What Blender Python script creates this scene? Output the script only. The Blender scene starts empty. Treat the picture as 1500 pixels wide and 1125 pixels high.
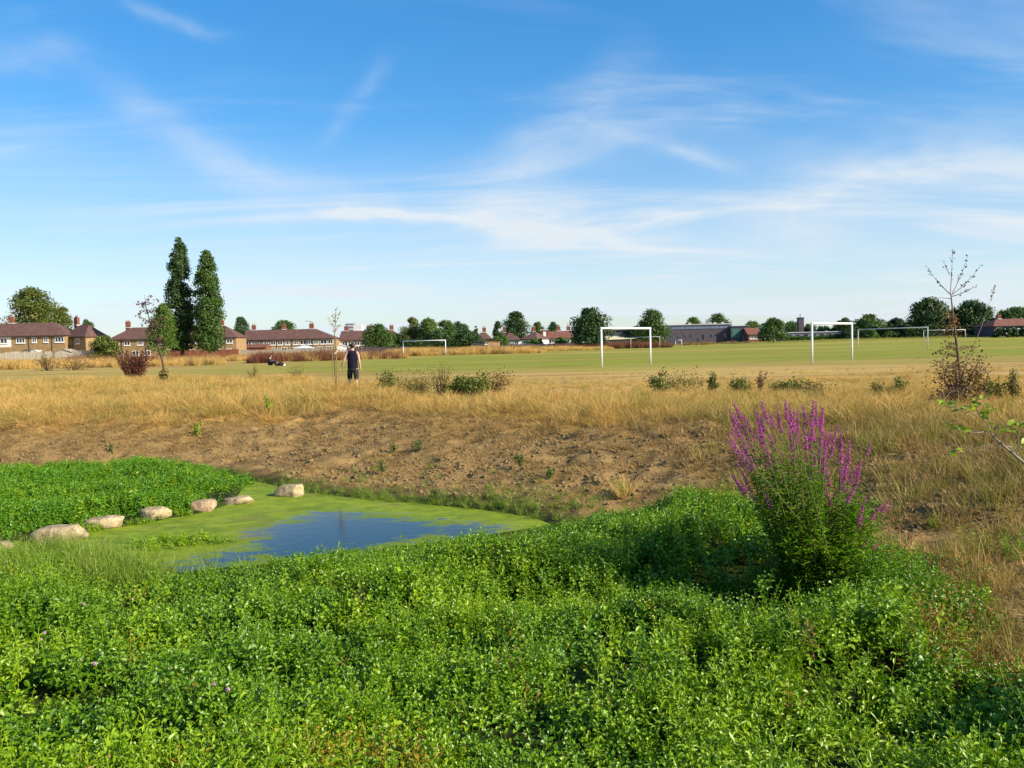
import bpy, bmesh, math, random
import numpy as np
from mathutils import Matrix, Vector, Euler

random.seed(7)
rng = np.random.default_rng(11)
R = math.radians
scene = bpy.context.scene
col = scene.collection

# ------------------------------------------------------------------ camera
CAM = Vector((0, 0, 1.56))
PITCH, ROLL, F = R(2.67), R(1.26), 1250.0
cam_rot = Matrix.Rotation(R(90) - PITCH, 3, 'X') @ Matrix.Rotation(-ROLL, 3, 'Z')
cd = bpy.data.cameras.new('camera')
cd.sensor_width = 36.0
cd.lens = 30.0
cd.clip_start = 0.1
cd.clip_end = 9000
cam = bpy.data.objects.new('camera', cd)
cam.matrix_world = Matrix.Translation(CAM) @ cam_rot.to_4x4()
col.objects.link(cam)
scene.camera = cam

# ------------------------------------------------------------------ light
SUN_EL, SUN_AZ = R(29), R(116)      # azimuth clockwise from +Y
sun_to = Vector((math.sin(SUN_AZ) * math.cos(SUN_EL), math.cos(SUN_AZ) * math.cos(SUN_EL), math.sin(SUN_EL)))
sd = bpy.data.lights.new('sun', 'SUN')
sd.energy = 5.0
sd.angle = R(0.53)
sd.color = (1.0, 0.88, 0.70)
sun = bpy.data.objects.new('sun', sd)
sun.rotation_euler = sun_to.to_track_quat('Z', 'Y').to_euler()
sun.location = (20, -10, 20)
col.objects.link(sun)

vs = scene.view_settings
vs.view_transform = 'Standard'
vs.look = 'None'
vs.gamma = 1.0
vs.use_curve_mapping = False
vs.exposure = 0.80
scene.cycles.max_bounces = 5
scene.cycles.diffuse_bounces = 2
scene.cycles.glossy_bounces = 2
scene.cycles.transmission_bounces = 2

world = bpy.data.worlds.new('World')
scene.world = world
world.use_nodes = True
world.cycles.sampling_method = 'MANUAL'
world.cycles.sample_map_resolution = 256


class NT:
    """small helper for node trees"""
    def __init__(self, tree):
        self.t = tree
        tree.nodes.clear()

    def n(self, typ, ins=None, **kw):
        nd = self.t.nodes.new(typ)
        for k, v in kw.items():
            setattr(nd, k, v)
        if ins:
            for k, v in ins.items():
                if isinstance(v, bpy.types.NodeSocket):
                    self.t.links.new(v, nd.inputs[k])
                else:
                    nd.inputs[k].default_value = v
        return nd

    def m(self, op, a, b=0.0, c=None, clamp=False):
        ins = {0: a, 1: b}
        if c is not None:
            ins[2] = c
        return self.n('ShaderNodeMath', ins, operation=op, use_clamp=clamp).outputs[0]

    def mix(self, fac, a, b, blend='MIX'):
        nd = self.n('ShaderNodeMix', None, data_type='RGBA', blend_type=blend)
        for k, v in ((0, fac), (6, a), (7, b)):
            if isinstance(v, bpy.types.NodeSocket):
                self.t.links.new(v, nd.inputs[k])
            elif k == 0:
                nd.inputs[k].default_value = v
            else:
                nd.inputs[k].default_value = (*v[:3], 1)
        return nd.outputs[2]

    def ss(self, v, a, b):
        return self.n('ShaderNodeMapRange', {0: v, 1: a, 2: b, 3: 0.0, 4: 1.0}, interpolation_type='SMOOTHSTEP').outputs[0]

    def noise(self, vec, scale, detail=4, rough=0.55, dist=0.0):
        return self.n('ShaderNodeTexNoise', {'Vector': vec, 'Scale': scale, 'Detail': detail, 'Roughness': rough, 'Distortion': dist}).outputs[0]


def build_world():
    w = NT(world.node_tree)
    sky = w.n('ShaderNodeTexSky', None, sky_type='NISHITA')
    sky.sun_disc = False
    sky.sun_elevation = SUN_EL
    sky.sun_rotation = SUN_AZ
    sky.air_density = 1.0
    sky.dust_density = 0.6
    sky.ozone_density = 3.0
    g = w.n('ShaderNodeTexCoord').outputs['Generated']
    sep = w.n('ShaderNodeSeparateXYZ', {0: g}).outputs
    # azimuth and elevation of the direction, in "frame" units (tan)
    yy = w.m('MAXIMUM', w.m('ABSOLUTE', sep[1]), 0.05)
    u = w.m('DIVIDE', sep[0], yy)
    horiz = w.m('SQRT', w.m('ADD', w.m('MULTIPLY', sep[0], sep[0]), w.m('MULTIPLY', sep[1], sep[1])))
    v = w.m('DIVIDE', sep[2], w.m('MAXIMUM', horiz, 0.05))
    # cloud layer coordinates: a plane high above
    zz = w.m('ADD', w.m('MAXIMUM', sep[2], 0.0), 0.10)
    px = w.m('DIVIDE', sep[0], zz)
    py = w.m('DIVIDE', sep[1], zz)
    P = w.n('ShaderNodeCombineXYZ', {0: px, 1: py, 2: 0.0}).outputs[0]
    rot = w.n('ShaderNodeMapping', {'Vector': P, 'Rotation': (0, 0, R(28)), 'Scale': (0.55, 1.25, 1)}).outputs[0]
    n1 = w.noise(rot, 0.75, 4, 0.60, 0.9)
    rot2 = w.n('ShaderNodeMapping', {'Vector': P, 'Rotation': (0, 0, R(-35)), 'Scale': (0.35, 1.5, 1), 'Location': (3.7, 1.2, 0)}).outputs[0]
    n2 = w.noise(rot2, 1.3, 6, 0.66, 1.1)
    veil = w.ss(n1, 0.44, 0.78)
    wisp = w.m('MULTIPLY', w.ss(n2, 0.50, 0.85), w.ss(n1, 0.36, 0.64))
    low = w.ss(v, 0.34, 0.0)                              # thicker towards the horizon
    dens = w.m('ADD', w.m('MULTIPLY', veil, w.m('MULTIPLY_ADD', low, 0.42, 0.34)), w.m('MULTIPLY', wisp, 0.34))
    # long wisps of cirrus that stand out
    UV = w.n('ShaderNodeCombineXYZ', {0: u, 1: v, 2: 0.0}).outputs[0]
    dn = w.n('ShaderNodeTexNoise', {'Vector': UV, 'Scale': 7.0, 'Detail': 3.0, 'Roughness': 0.6}).outputs['Color']
    dv = w.n('ShaderNodeVectorMath', {0: dn, 1: (0.5, 0.5, 0.5)}, operation='SUBTRACT').outputs[0]
    dv = w.n('ShaderNodeVectorMath', {0: dv, 3: 0.055}, operation='SCALE').outputs[0]
    uvd = w.n('ShaderNodeVectorMath', {0: UV, 1: dv}, operation='ADD').outputs[0]
    brk = w.noise(w.n('ShaderNodeMapping', {'Vector': uvd, 'Scale': (5, 16, 1)}).outputs[0], 1.0, 5, 0.65)
    brk = w.ss(brk, 0.30, 0.68)

    def streak(x0, y0, x1, y1, wid, amp):
        # photo pixels -> tan space about the horizon
        def tuv(x, y):
            return ((x - 750) / F, (504.3 - 0.022 * (x - 750) - y) / F)
        a, b = tuv(x0, y0), tuv(x1, y1)
        L = math.hypot(b[0] - a[0], b[1] - a[1])
        dx, dy = (b[0] - a[0]) / L, (b[1] - a[1]) / L
        s = w.n('ShaderNodeSeparateXYZ', {0: uvd}).outputs
        ru = w.m('SUBTRACT', s[0], a[0])
        rv = w.m('SUBTRACT', s[1], a[1])
        al = w.m('ADD', w.m('MULTIPLY', ru, dx), w.m('MULTIPLY', rv, dy))
        ac = w.m('SUBTRACT', w.m('MULTIPLY', rv, dx), w.m('MULTIPLY', ru, dy))
        g1 = w.m('MULTIPLY', w.ss(al, -0.04, L * 0.35), w.ss(al, L + 0.05, L * 0.6))
        q = w.m('DIVIDE', ac, wid / F)
        g2 = w.m('POWER', 2.718, w.m('MULTIPLY', w.m('MULTIPLY', q, q), -1.0))
        return w.m('MULTIPLY', w.m('MULTIPLY', g1, g2), amp)

    st = None
    for s in ((485, 316, 660, 330, 7, 0.85), (600, 322, 960, 360, 7, 1.0), (690, 325, 860, 345, 26, 0.3),
              (850, 190, 1070, 248, 13, 0.55), (700, 290, 950, 95, 38, 0.38), (130, 130, 440, 330, 32, 0.30),
              (0, 165, 120, 125, 24, 0.30), (490, 215, 570, 110, 14, 0.22), (215, 52, 330, 75, 10, 0.3),
              (1050, 335, 1480, 255, 34, 0.55), (900, 370, 1300, 345, 20, 0.35), (300, 250, 640, 330, 22, 0.28)):
        o = streak(*s)
        st = o if st is None else w.m('ADD', st, o)
    front = w.ss(sep[1], 0.0, 0.2)
    st = w.m('MULTIPLY', w.m('MULTIPLY', st, w.m('MULTIPLY_ADD', brk, 0.8, 0.2)), front)
    cov = w.m('ADD', dens, st)
    # pale layer of haze-like cirrostratus low over the horizon
    base = w.m('MULTIPLY', w.ss(v, 0.27, 0.05), w.m('MULTIPLY_ADD', n1, 0.9, 0.10))
    cov = w.m('ADD', cov, w.m('MULTIPLY', base, 0.95), clamp=True)
    deep = w.n('ShaderNodeHueSaturation', {'Saturation': 1.62, 'Value': 1.50, 'Color': w.n('ShaderNodeGamma', {0: sky.outputs[0], 1: 0.72}).outputs[0]}).outputs[0]
    # cloud brightness follows the sky's own brightness beside it
    bw = w.n('ShaderNodeRGBToBW', {0: sky.outputs[0]}).outputs[0]
    cl = w.m('ADD', w.m('MULTIPLY', bw, 0.05), 4.7)
    cc = w.n('ShaderNodeCombineColor', {0: w.m('MULTIPLY', cl, 0.90), 1: w.m('MULTIPLY', cl, 1.0), 2: w.m('MULTIPLY', cl, 1.09)}).outputs[0]
    deep = w.mix(1.0, deep, (0.96, 1.03, 1.12), 'MULTIPLY')
    fin = w.mix(cov, deep, cc)
    bg = w.n('ShaderNodeBackground', {'Color': fin, 'Strength': 0.10})
    out = w.n('ShaderNodeOutputWorld')
    w.t.links.new(bg.outputs[0], out.inputs[0])


build_world()


# ------------------------------------------------------------------ pixel -> place
def ray(px, py):
    d = cam_rot @ Vector(((px - 750) / F, -(py - 562.5) / F, -1.0))
    return d


def at_z(px, py, z=0.0):
    d = ray(px, py)
    return CAM + d * ((z - CAM.z) / d.z)


def at_y(px, py, Y):
    d = ray(px, py)
    return CAM + d * (Y / d.y)


# ------------------------------------------------------------------ numpy noise
def _hash(ix, iy, seed):
    h = (ix.astype(np.int64) * 374761393 + iy.astype(np.int64) * 668265263 + seed * 1442695041) & 0x7fffffff
    h = ((h ^ (h >> 13)) * 1274126177) & 0x7fffffff
    return ((h ^ (h >> 16)) & 0xffff) / 65535.0


def vnoise(x, y, seed=0):
    x = np.asarray(x, float); y = np.asarray(y, float)
    ix = np.floor(x); iy = np.floor(y)
    fx = x - ix; fy = y - iy
    fx = fx * fx * (3 - 2 * fx); fy = fy * fy * (3 - 2 * fy)
    a = _hash(ix, iy, seed); b = _hash(ix + 1, iy, seed)
    c = _hash(ix, iy + 1, seed); d = _hash(ix + 1, iy + 1, seed)
    return (a + (b - a) * fx) * (1 - fy) + (c + (d - c) * fx) * fy


def fbm(x, y, seed=0, octv=4):
    s = 0; a = 0.5; t = 0
    for i in range(octv):
        s = s + a * vnoise(np.asarray(x) * 2 ** i, np.asarray(y) * 2 ** i, seed + i * 17)
        t += a; a *= 0.5
    return s / t


def sstep(v, a, b):
    t = np.clip((np.asarray(v, float) - a) / (b - a), 0, 1)
    return t * t * (3 - 2 * t)


def sdist(poly, X, Y):
    """signed distance to a polygon, positive outside"""
    X = np.asarray(X, float); Y = np.asarray(Y, float)
    d = np.full(X.shape, 1e18); inside = np.zeros(X.shape, bool)
    n = len(poly)
    for i in range(n):
        x0, y0 = poly[i]; x1, y1 = poly[(i + 1) % n]
        ex, ey = x1 - x0, y1 - y0
        t = np.clip(((X - x0) * ex + (Y - y0) * ey) / (ex * ex + ey * ey + 1e-12), 0, 1)
        d = np.minimum(d, (X - x0 - t * ex) ** 2 + (Y - y0 - t * ey) ** 2)
        c = ((y0 > Y) != (y1 > Y)) & (X < (x1 - x0) * (Y - y0) / (y1 - y0 + 1e-12) + x0)
        inside ^= c
    d = np.sqrt(d)
    return np.where(inside, -d, d)


def pxpoly(pts, z):
    return [tuple(at_z(a, b, z)[:2]) for a, b in pts]


WATER = -1.04
pond_poly = pxpoly([(-120, 822), (0, 806), (100, 803), (190, 832), (235, 858), (300, 846), (400, 836), (480, 824), (560, 809),
                    (650, 793), (720, 781), (800, 769), (770, 757), (700, 748), (600, 738), (500, 729), (440, 722), (400, 713),
                    (370, 706), (345, 738), (300, 752), (230, 764), (150, 778), (50, 790), (0, 798), (-120, 808)], WATER)
open_poly = pxpoly([(225, 852), (300, 818), (372, 803), (385, 775), (430, 763), (480, 750), (560, 757), (650, 768), (715, 773),
                    (690, 784), (620, 788), (560, 798), (500, 808), (430, 822), (380, 818), (300, 838)], WATER)
patch_poly = pxpoly([(-130, 806), (0, 791), (60, 779), (130, 770), (196, 762), (215, 766), (250, 762), (275, 746), (300, 743), (330, 732), (372, 706), (345, 690),
                     (270, 684), (200, 683), (100, 690), (0, 693), (-130, 698)], -1.0)
basin_poly = [(-40, 21.5), (-14, 19.6), (-5.9, 18.4), (-4.5, 16.3), (-1.7, 14.4), (0.2, 12.7), (1.5, 11.9), (2.5, 10.3), (3.1, 8.6),
              (3.25, 7.2), (3.0, 5.2), (3.0, 2.0), (3.0, -6), (-40, -6)]


def terrain(x, y, fine=True):
    x = np.asarray(x, float); y = np.asarray(y, float)
    s = sdist(basin_poly, x, y)
    width = 6.6 - 1.1 * sstep(x, -1, 4) + 1.2 * (vnoise(x * 0.25, y * 0.25, 5) - 0.5)
    width = width - 2.6 * sstep(-x, 4, 11)
    t = np.clip(s / width, 0, 1)
    up = t ** 0.9
    up = up * up * (3 - 2 * up) * 0.55 + up * 0.45
    near = np.clip((11.5 - y) * 0.055, 0, 0.5) + np.clip((3.0 - y) * 0.18, 0, 0.6)
    floor_ = -1.0 + near
    dp = sdist(pond_poly, x, y)
    floor_ = floor_ - 0.20 * sstep(-dp, -0.25, 0.35)
    z = floor_ + (0.0 - floor_) * up
    # lumps of the bank and the rough grass
    k = sstep(s, -0.2, 0.8) * (1 - sstep(y, 28, 44))
    z = z + k * (0.16 * (fbm(x * 0.55, y * 0.55, 3) - 0.5))
    if fine:
        kb = sstep(s, -0.1, 0.4) * (1 - sstep(t, 0.8, 1.0)) * (1 - sstep(y, 22, 26))
        z = z + kb * (0.20 * (fbm(x * 2.2, y * 2.2, 9) - 0.5) + 0.11 * (fbm(x * 7, y * 7, 21, 2) - 0.5))
        # a burrow scraped into the bank, with its heap
        q = np.hypot((x - BUR[0]) / 1.5, y - BUR[1])
        z = z - 0.20 * np.exp(-(q / 0.20) ** 2)
        q2 = np.hypot((x - BUR[0] + 0.1) / 2.2, y - BUR[1] - 0.42)
        z = z + 0.12 * np.exp(-(q2 / 0.22) ** 2)
    far = 1.0 * sstep(y, 150, 250) * sstep(x, 30, 110)
    far = far + 0.10 * (fbm(x * 0.05, y * 0.05, 31, 3) - 0.5) * sstep(y, 40, 70)
    return z + far


BUR = (-3.45, 17.3)


def ground_z(x, y):
    return float(terrain(np.array([x]), np.array([y]))[0])


def at_ground(px, py, tmax=400):
    d = ray(px, py)
    ts = np.concatenate([np.linspace(2.5, 40, 900), np.linspace(40.2, tmax, 1400)]) / d.y
    P = np.array(CAM)[None] + ts[:, None] * np.array(d)[None]
    below = P[:, 2] < terrain(P[:, 0], P[:, 1])
    i = int(np.argmax(below)) if below.any() else len(ts) - 1
    return Vector((P[i, 0], P[i, 1], ground_z(P[i, 0], P[i, 1])))


b_ = at_ground(468, 690)
BUR = (b_.x, b_.y)


def gpt(px, py):
    p = at_z(px, py, 0.0)
    p.z = ground_z(p.x, p.y)
    return p


def gd(px, Y):
    p = at_y(px, 500, Y)
    p.z = ground_z(p.x, Y)
    return p


# ------------------------------------------------------------------ materials
def mat(name, colr, rough=0.7, var=0.25, scale=4.0, bump=0.0, spec=0.3, metal=0.0, second=None):
    m = bpy.data.materials.new(name)
    m.use_nodes = True
    t = NT(m.node_tree)
    pos = t.n('ShaderNodeTexCoord').outputs['Object']
    nz = t.noise(pos, scale, 5, 0.6)
    sec = second or tuple(c * (1 - var) for c in colr)
    c = t.mix(t.ss(nz, 0.32, 0.68), sec, tuple(min(1, q * (1 + var * 0.5)) for q in colr))
    p = t.n('ShaderNodeBsdfPrincipled', {'Base Color': c, 'Roughness': rough, 'Metallic': metal, 'Specular IOR Level': spec})
    if bump:
        b = t.n('ShaderNodeBump', {'Strength': bump, 'Distance': 0.03, 'Height': t.noise(pos, scale * 4, 6, 0.65)})
        t.t.links.new(b.outputs[0], p.inputs['Normal'])
    o = t.n('ShaderNodeOutputMaterial')
    t.t.links.new(p.outputs[0], o.inputs[0])
    return m


def leaf_mat(name, a, b, c=None, rough=0.45, trans=0.3, spec=0.4, inst=False):
    """leaves: colour differs from leaf to leaf (and plant to plant)"""
    m = bpy.data.materials.new(name)
    m.use_nodes = True
    t = NT(m.node_tree)
    r = t.n('ShaderNodeNewGeometry').outputs['Random Per Island']
    if inst:
        r2 = t.n('ShaderNodeObjectInfo').outputs['Random']
        r = t.m('ADD', t.m('MULTIPLY', r, 0.5), t.m('MULTIPLY', r2, 0.5))
    colr = t.mix(t.ss(r, 0.15, 0.85), a, b)
    if c:
        colr = t.mix(t.ss(r, 0.88, 0.97), colr, c)
    p = t.n('ShaderNodeBsdfPrincipled', {'Base Color': colr, 'Roughness': rough, 'Specular IOR Level': spec})
    o = t.n('ShaderNodeOutputMaterial')
    if trans:
        tr = t.n('ShaderNodeBsdfTranslucent', {'Color': t.mix(0.5, colr, (min(1, b[0] * 1.5), min(1, b[1] * 1.5), b[2] * 0.6))})
        mx = t.n('ShaderNodeMixShader', {0: trans, 1: p.outputs[0], 2: tr.outputs[0]})
        t.t.links.new(mx.outputs[0], o.inputs[0])
    else:
        t.t.links.new(p.outputs[0], o.inputs[0])
    return m


M = {}
M['cress'] = leaf_mat('cress leaf', (0.072, 0.176, 0.003), (0.155, 0.295, 0.005), None, 0.42, 0.20, 0.5, True)
M['cress_b'] = leaf_mat('cress leaf fresh', (0.140, 0.270, 0.004), (0.270, 0.400, 0.007), None, 0.44, 0.26, 0.5, True)
M['cress_c'] = leaf_mat('patch leaf', (0.075, 0.21, 0.008), (0.15, 0.31, 0.012), None, 0.40, 0.28, 0.42, True)
M['cress_y'] = leaf_mat('yellowing leaf', (0.22, 0.20, 0.012), (0.32, 0.22, 0.02), (0.24, 0.08, 0.03), 0.45, 0.25, 0.35, True)
M['cress_r'] = leaf_mat('browned leaf', (0.22, 0.13, 0.04), (0.30, 0.19, 0.06), (0.16, 0.05, 0.025), 0.6, 0.2, 0.2, True)
M['straw'] = leaf_mat('dry grass', (0.44, 0.265, 0.068), (0.66, 0.45, 0.15), (0.32, 0.18, 0.055), 0.55, 0.25, 0.25, True)
M['straw_b'] = leaf_mat('dull dry grass', (0.24, 0.155, 0.055), (0.40, 0.27, 0.10), (0.16, 0.09, 0.035), 0.6, 0.2, 0.2, True)
M['straw_g'] = leaf_mat('greenish grass', (0.20, 0.20, 0.035), (0.32, 0.27, 0.07), (0.38, 0.27, 0.09), 0.55, 0.25, 0.25, True)
M['marsh'] = leaf_mat('marsh grass', (0.11, 0.20, 0.015), (0.22, 0.30, 0.03), (0.30, 0.28, 0.08), 0.4, 0.3, 0.4, True)
M['dock'] = leaf_mat('dock seed', (0.085, 0.028, 0.022), (0.15, 0.055, 0.035), (0.20, 0.11, 0.05), 0.7, 0.1, 0.15)
M['dockmix'] = leaf_mat('dead weeds', (0.16, 0.085, 0.04), (0.26, 0.16, 0.065), (0.12, 0.04, 0.03), 0.7, 0.1, 0.15, True)
M['deadweed'] = leaf_mat('dead stalk', (0.14, 0.085, 0.04), (0.24, 0.16, 0.075), (0.13, 0.14, 0.03), 0.7, 0.1, 0.15)
for k_, a_, b_c, c_ in (('dark', (0.022, 0.055, 0.014), (0.055, 0.105, 0.022), None),
                        ('mid', (0.038, 0.085, 0.015), (0.085, 0.15, 0.026), None),
                        ('olive', (0.065, 0.10, 0.016), (0.135, 0.165, 0.028), (0.16, 0.13, 0.03)),
                        ('bright', (0.06, 0.12, 0.016), (0.115, 0.19, 0.028), None),
                        ('bluish', (0.03, 0.075, 0.028), (0.06, 0.12, 0.04), None),
                        ('bush', (0.07, 0.11, 0.015), (0.16, 0.19, 0.03), (0.24, 0.17, 0.05)),
                        ('weedy', (0.15, 0.14, 0.03), (0.25, 0.20, 0.06), (0.12, 0.16, 0.02)),
                        ('russet', (0.20, 0.085, 0.035), (0.30, 0.15, 0.06), (0.10, 0.12, 0.02)),
                        ('plum', (0.07, 0.03, 0.035), (0.13, 0.07, 0.05), (0.07, 0.11, 0.02)),
                        ('brownleaf', (0.14, 0.075, 0.025), (0.22, 0.13, 0.045), (0.16, 0.16, 0.03)),
                        ('paleleaf', (0.26, 0.24, 0.05), (0.40, 0.32, 0.09), (0.32, 0.16, 0.05)),
                        ('lime', (0.16, 0.26, 0.015), (0.32, 0.40, 0.03), None)):
    M[k_] = leaf_mat(k_ + ' foliage', a_, b_c, c_, 0.5, 0.22, 0.3)
M['loose_leaf'] = leaf_mat('loosestrife leaf', (0.075, 0.19, 0.008), (0.18, 0.34, 0.014), (0.24, 0.24, 0.02), 0.4, 0.28, 0.4)
M['loose_stem'] = mat('loosestrife stem', (0.13, 0.14, 0.04), 0.6)
M['flower'] = leaf_mat('purple flower', (0.33, 0.045, 0.25), (0.54, 0.11, 0.42), (0.20, 0.07, 0.07), 0.6, 0.3, 0.2)
M['clover'] = leaf_mat('pink flower', (0.50, 0.24, 0.42), (0.62, 0.38, 0.55), None, 0.6, 0.2, 0.2)
M['bark'] = mat('bark', (0.13, 0.095, 0.06), 0.85, 0.35, 6, 0.4)
M['barkgrey'] = mat('grey twig bark', (0.24, 0.20, 0.16), 0.7, 0.3, 20)
M['barkdark'] = mat('dark bark', (0.07, 0.05, 0.035), 0.85, 0.3, 6)
M['stone'] = mat('sandstone', (0.46, 0.36, 0.21), 0.9, 0.5, 7, 1.0, 0.15)
M['stone_b'] = mat('pinkish stone', (0.46, 0.32, 0.20), 0.9, 0.45, 7, 1.0, 0.15)
M['clod'] = mat('earth clod', (0.26, 0.175, 0.08), 0.95, 0.4, 12, 0.3, 0.1)
M['white'] = mat('white metal paint', (0.80, 0.80, 0.80), 0.4, 0.08, 3, 0, 0.4)
M['whitegrey'] = mat('weathered white paint', (0.55, 0.57, 0.58), 0.5, 0.15, 3)
M['skin'] = mat('skin', (0.52, 0.30, 0.21), 0.5, 0.1, 8, 0, 0.35)
M['navy'] = mat('dark navy cloth', (0.014, 0.012, 0.026), 0.9, 0.3, 12, 0.2, 0.1)
M['charcoal'] = mat('charcoal cloth', (0.030, 0.030, 0.036), 0.9, 0.3, 12, 0.2, 0.1)
M['hair'] = mat('dark brown hair', (0.025, 0.015, 0.010), 0.6, 0.3, 30)
M['shoe'] = mat('shoe', (0.06, 0.05, 0.05), 0.7)
M['whitecloth'] = mat('white cloth', (0.75, 0.74, 0.72), 0.9)
M['timber'] = mat('timber', (0.24, 0.16, 0.06), 0.8, 0.3, 5, 0.3)
M['greenwrap'] = mat('green guard', (0.06, 0.26, 0.07), 0.6)
M['rubber'] = mat('pale tie', (0.62, 0.52, 0.36), 0.7)
M['brick'] = mat('yellow stock brick', (0.31, 0.21, 0.105), 0.9, 0.18, 1.3, 0.2, 0.1)
M['brickred'] = mat('red brick', (0.22, 0.085, 0.055), 0.9, 0.2, 1.3, 0.2, 0.1)
M['brickdark'] = mat('dark purple brick', (0.085, 0.072, 0.088), 0.9, 0.2, 1.3, 0.2, 0.1)
M['tile'] = mat('brown roof tile', (0.125, 0.070, 0.058), 0.85, 0.22, 0.9, 0.3, 0.15)
M['tilered'] = mat('red roof tile', (0.19, 0.085, 0.06), 0.85, 0.2, 0.9, 0.3, 0.15)
M['render'] = mat('white render', (0.74, 0.72, 0.68), 0.9, 0.06, 2, 0, 0.1)
M['cream'] = mat('cream render', (0.68, 0.60, 0.38), 0.9, 0.08, 2, 0, 0.1)
M['upvc'] = mat('white window frame', (0.80, 0.80, 0.79), 0.4, 0.05)
M['glass'] = mat('dark window glass', (0.03, 0.035, 0.045), 0.08, 0.2, 1, 0, 0.6)
M['pipe'] = mat('dark pipe', (0.05, 0.04, 0.04), 0.5)
M['clay'] = mat('clay pot', (0.24, 0.10, 0.065), 0.8)
M['lead'] = mat('lead flashing', (0.45, 0.45, 0.46), 0.6)
M['fence'] = mat('weathered fence', (0.36, 0.32, 0.26), 0.9, 0.25, 3, 0.3, 0.1)
M['fencepale'] = mat('pale fence', (0.48, 0.43, 0.33), 0.9, 0.2, 3, 0.3, 0.1)
M['felt'] = mat('roof felt', (0.06, 0.06, 0.065), 0.9, 0.2, 2)
M['tan'] = mat('tan boards', (0.45, 0.27, 0.14), 0.85, 0.15, 3)
M['navypanel'] = mat('slate blue cladding', (0.055, 0.06, 0.085), 0.6, 0.15, 1)
M['bluepanel'] = mat('blue grey glazing', (0.13, 0.16, 0.24), 0.25, 0.2, 1)
M['greenpanel'] = mat('green panel', (0.04, 0.13, 0.10), 0.6, 0.1)
M['greypanel'] = mat('grey cladding', (0.16, 0.17, 0.20), 0.7, 0.15, 1)
M['concrete'] = mat('pale concrete', (0.55, 0.56, 0.58), 0.8, 0.1, 0.2)
M['creamroof'] = mat('cream sheet roof', (0.62, 0.56, 0.36), 0.7, 0.1, 0.5)


# ------------------------------------------------------------------ object helpers
def tag(o, label=None, cat=None, group=None, kind=None):
    for k, v in (('label', label), ('category', cat), ('group', group), ('kind', kind)):
        if v:
            o[k] = v
    return o


def empty(name, loc=(0, 0, 0), rz=0.0, label=None, cat=None, group=None):
    o = bpy.data.objects.new(name, None)
    o.empty_display_size = 0.1
    o.location = loc
    o.rotation_euler = (0, 0, rz)
    col.objects.link(o)
    tag(o, label, cat, group)
    return o


class MB:
    def __init__(self):
        self.v, self.f = [], []

    def add(self, vs, fs):
        k = len(self.v)
        self.v.extend(tuple(p) for p in vs)
        self.f.extend(tuple(i + k for i in f) for f in fs)
        return self

    def box(self, x0, x1, y0, y1, z0, z1):
        return self.add([(x0, y0, z0), (x1, y0, z0), (x1, y1, z0), (x0, y1, z0), (x0, y0, z1), (x1, y0, z1), (x1, y1, z1), (x0, y1, z1)],
                        [(0, 3, 2, 1), (4, 5, 6, 7), (0, 1, 5, 4), (1, 2, 6, 5), (2, 3, 7, 6), (3, 0, 4, 7)])

    def tube(self, pts, rads, seg=8, cap=True):
        pts = [Vector(p) for p in pts]
        n = len(pts)
        vs, fs = [], []
        prev = None
        for i, p in enumerate(pts):
            d = (pts[min(i + 1, n - 1)] - pts[max(i - 1, 0)])
            d = d.normalized() if d.length > 1e-9 else Vector((0, 0, 1))
            if prev is None:
                a = d.orthogonal().normalized()
            else:
                a = (prev - d * prev.dot(d))
                a = a.normalized() if a.length > 1e-6 else d.orthogonal().normalized()
            prev = a
            b = d.cross(a)
            for j in range(seg):
                t = 2 * math.pi * j / seg
                vs.append(p + (a * math.cos(t) + b * math.sin(t)) * rads[i])
        for i in range(n - 1):
            for j in range(seg):
                fs.append((i * seg + j, i * seg + (j + 1) % seg, (i + 1) * seg + (j + 1) % seg, (i + 1) * seg + j))
        if cap:
            fs.append(tuple(range(seg - 1, -1, -1)))
            fs.append(tuple((n - 1) * seg + j for j in range(seg)))
        return self.add(vs, fs)

    def loft(self, rings, seg=16, cap=True):
        """rings: (cx, cy, cz, rx, ry)"""
        vs, fs = [], []
        for (cx, cy, cz, rx, ry) in rings:
            for j in range(seg):
                t = 2 * math.pi * j / seg
                vs.append((cx + rx * math.cos(t), cy + ry * math.sin(t), cz))
        n = len(rings)
        for i in range(n - 1):
            for j in range(seg):
                fs.append((i * seg + j, i * seg + (j + 1) % seg, (i + 1) * seg + (j + 1) % seg, (i + 1) * seg + j))
        if cap:
            fs.append(tuple(range(seg - 1, -1, -1)))
            fs.append(tuple((n - 1) * seg + j for j in range(seg)))
        return self.add(vs, fs)

    def build(self, name, m, parent=None, smooth=False, link=True):
        me = bpy.data.meshes.new(name)
        me.from_pydata(self.v, [], self.f)
        if smooth:
            me.polygons.foreach_set('use_smooth', [True] * len(me.polygons))
        me.materials.append(m)
        me.update()
        o = bpy.data.objects.new(name, me)
        if link:
            col.objects.link(o)
        if parent:
            o.parent = parent
        return o


def np_mesh(name, V, Fq, m, parent=None, smooth=False, link=True):
    """fast mesh from arrays; Fq is (n, 3) or (n, 4)"""
    me = bpy.data.meshes.new(name)
    V = np.asarray(V, np.float32); Fq = np.asarray(Fq, np.int32)
    me.vertices.add(len(V)); me.vertices.foreach_set('co', V.ravel())
    k = Fq.shape[1]
    me.loops.add(Fq.size); me.loops.foreach_set('vertex_index', Fq.ravel())
    me.polygons.add(len(Fq))
    me.polygons.foreach_set('loop_start', np.arange(0, Fq.size, k, dtype=np.int32))
    if smooth:
        me.polygons.foreach_set('use_smooth', np.ones(len(Fq), bool))
    me.materials.append(m)
    me.update(calc_edges=True)
    o = bpy.data.objects.new(name, me)
    if link:
        col.objects.link(o)
    if parent:
        o.parent = parent
    return o


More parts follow.
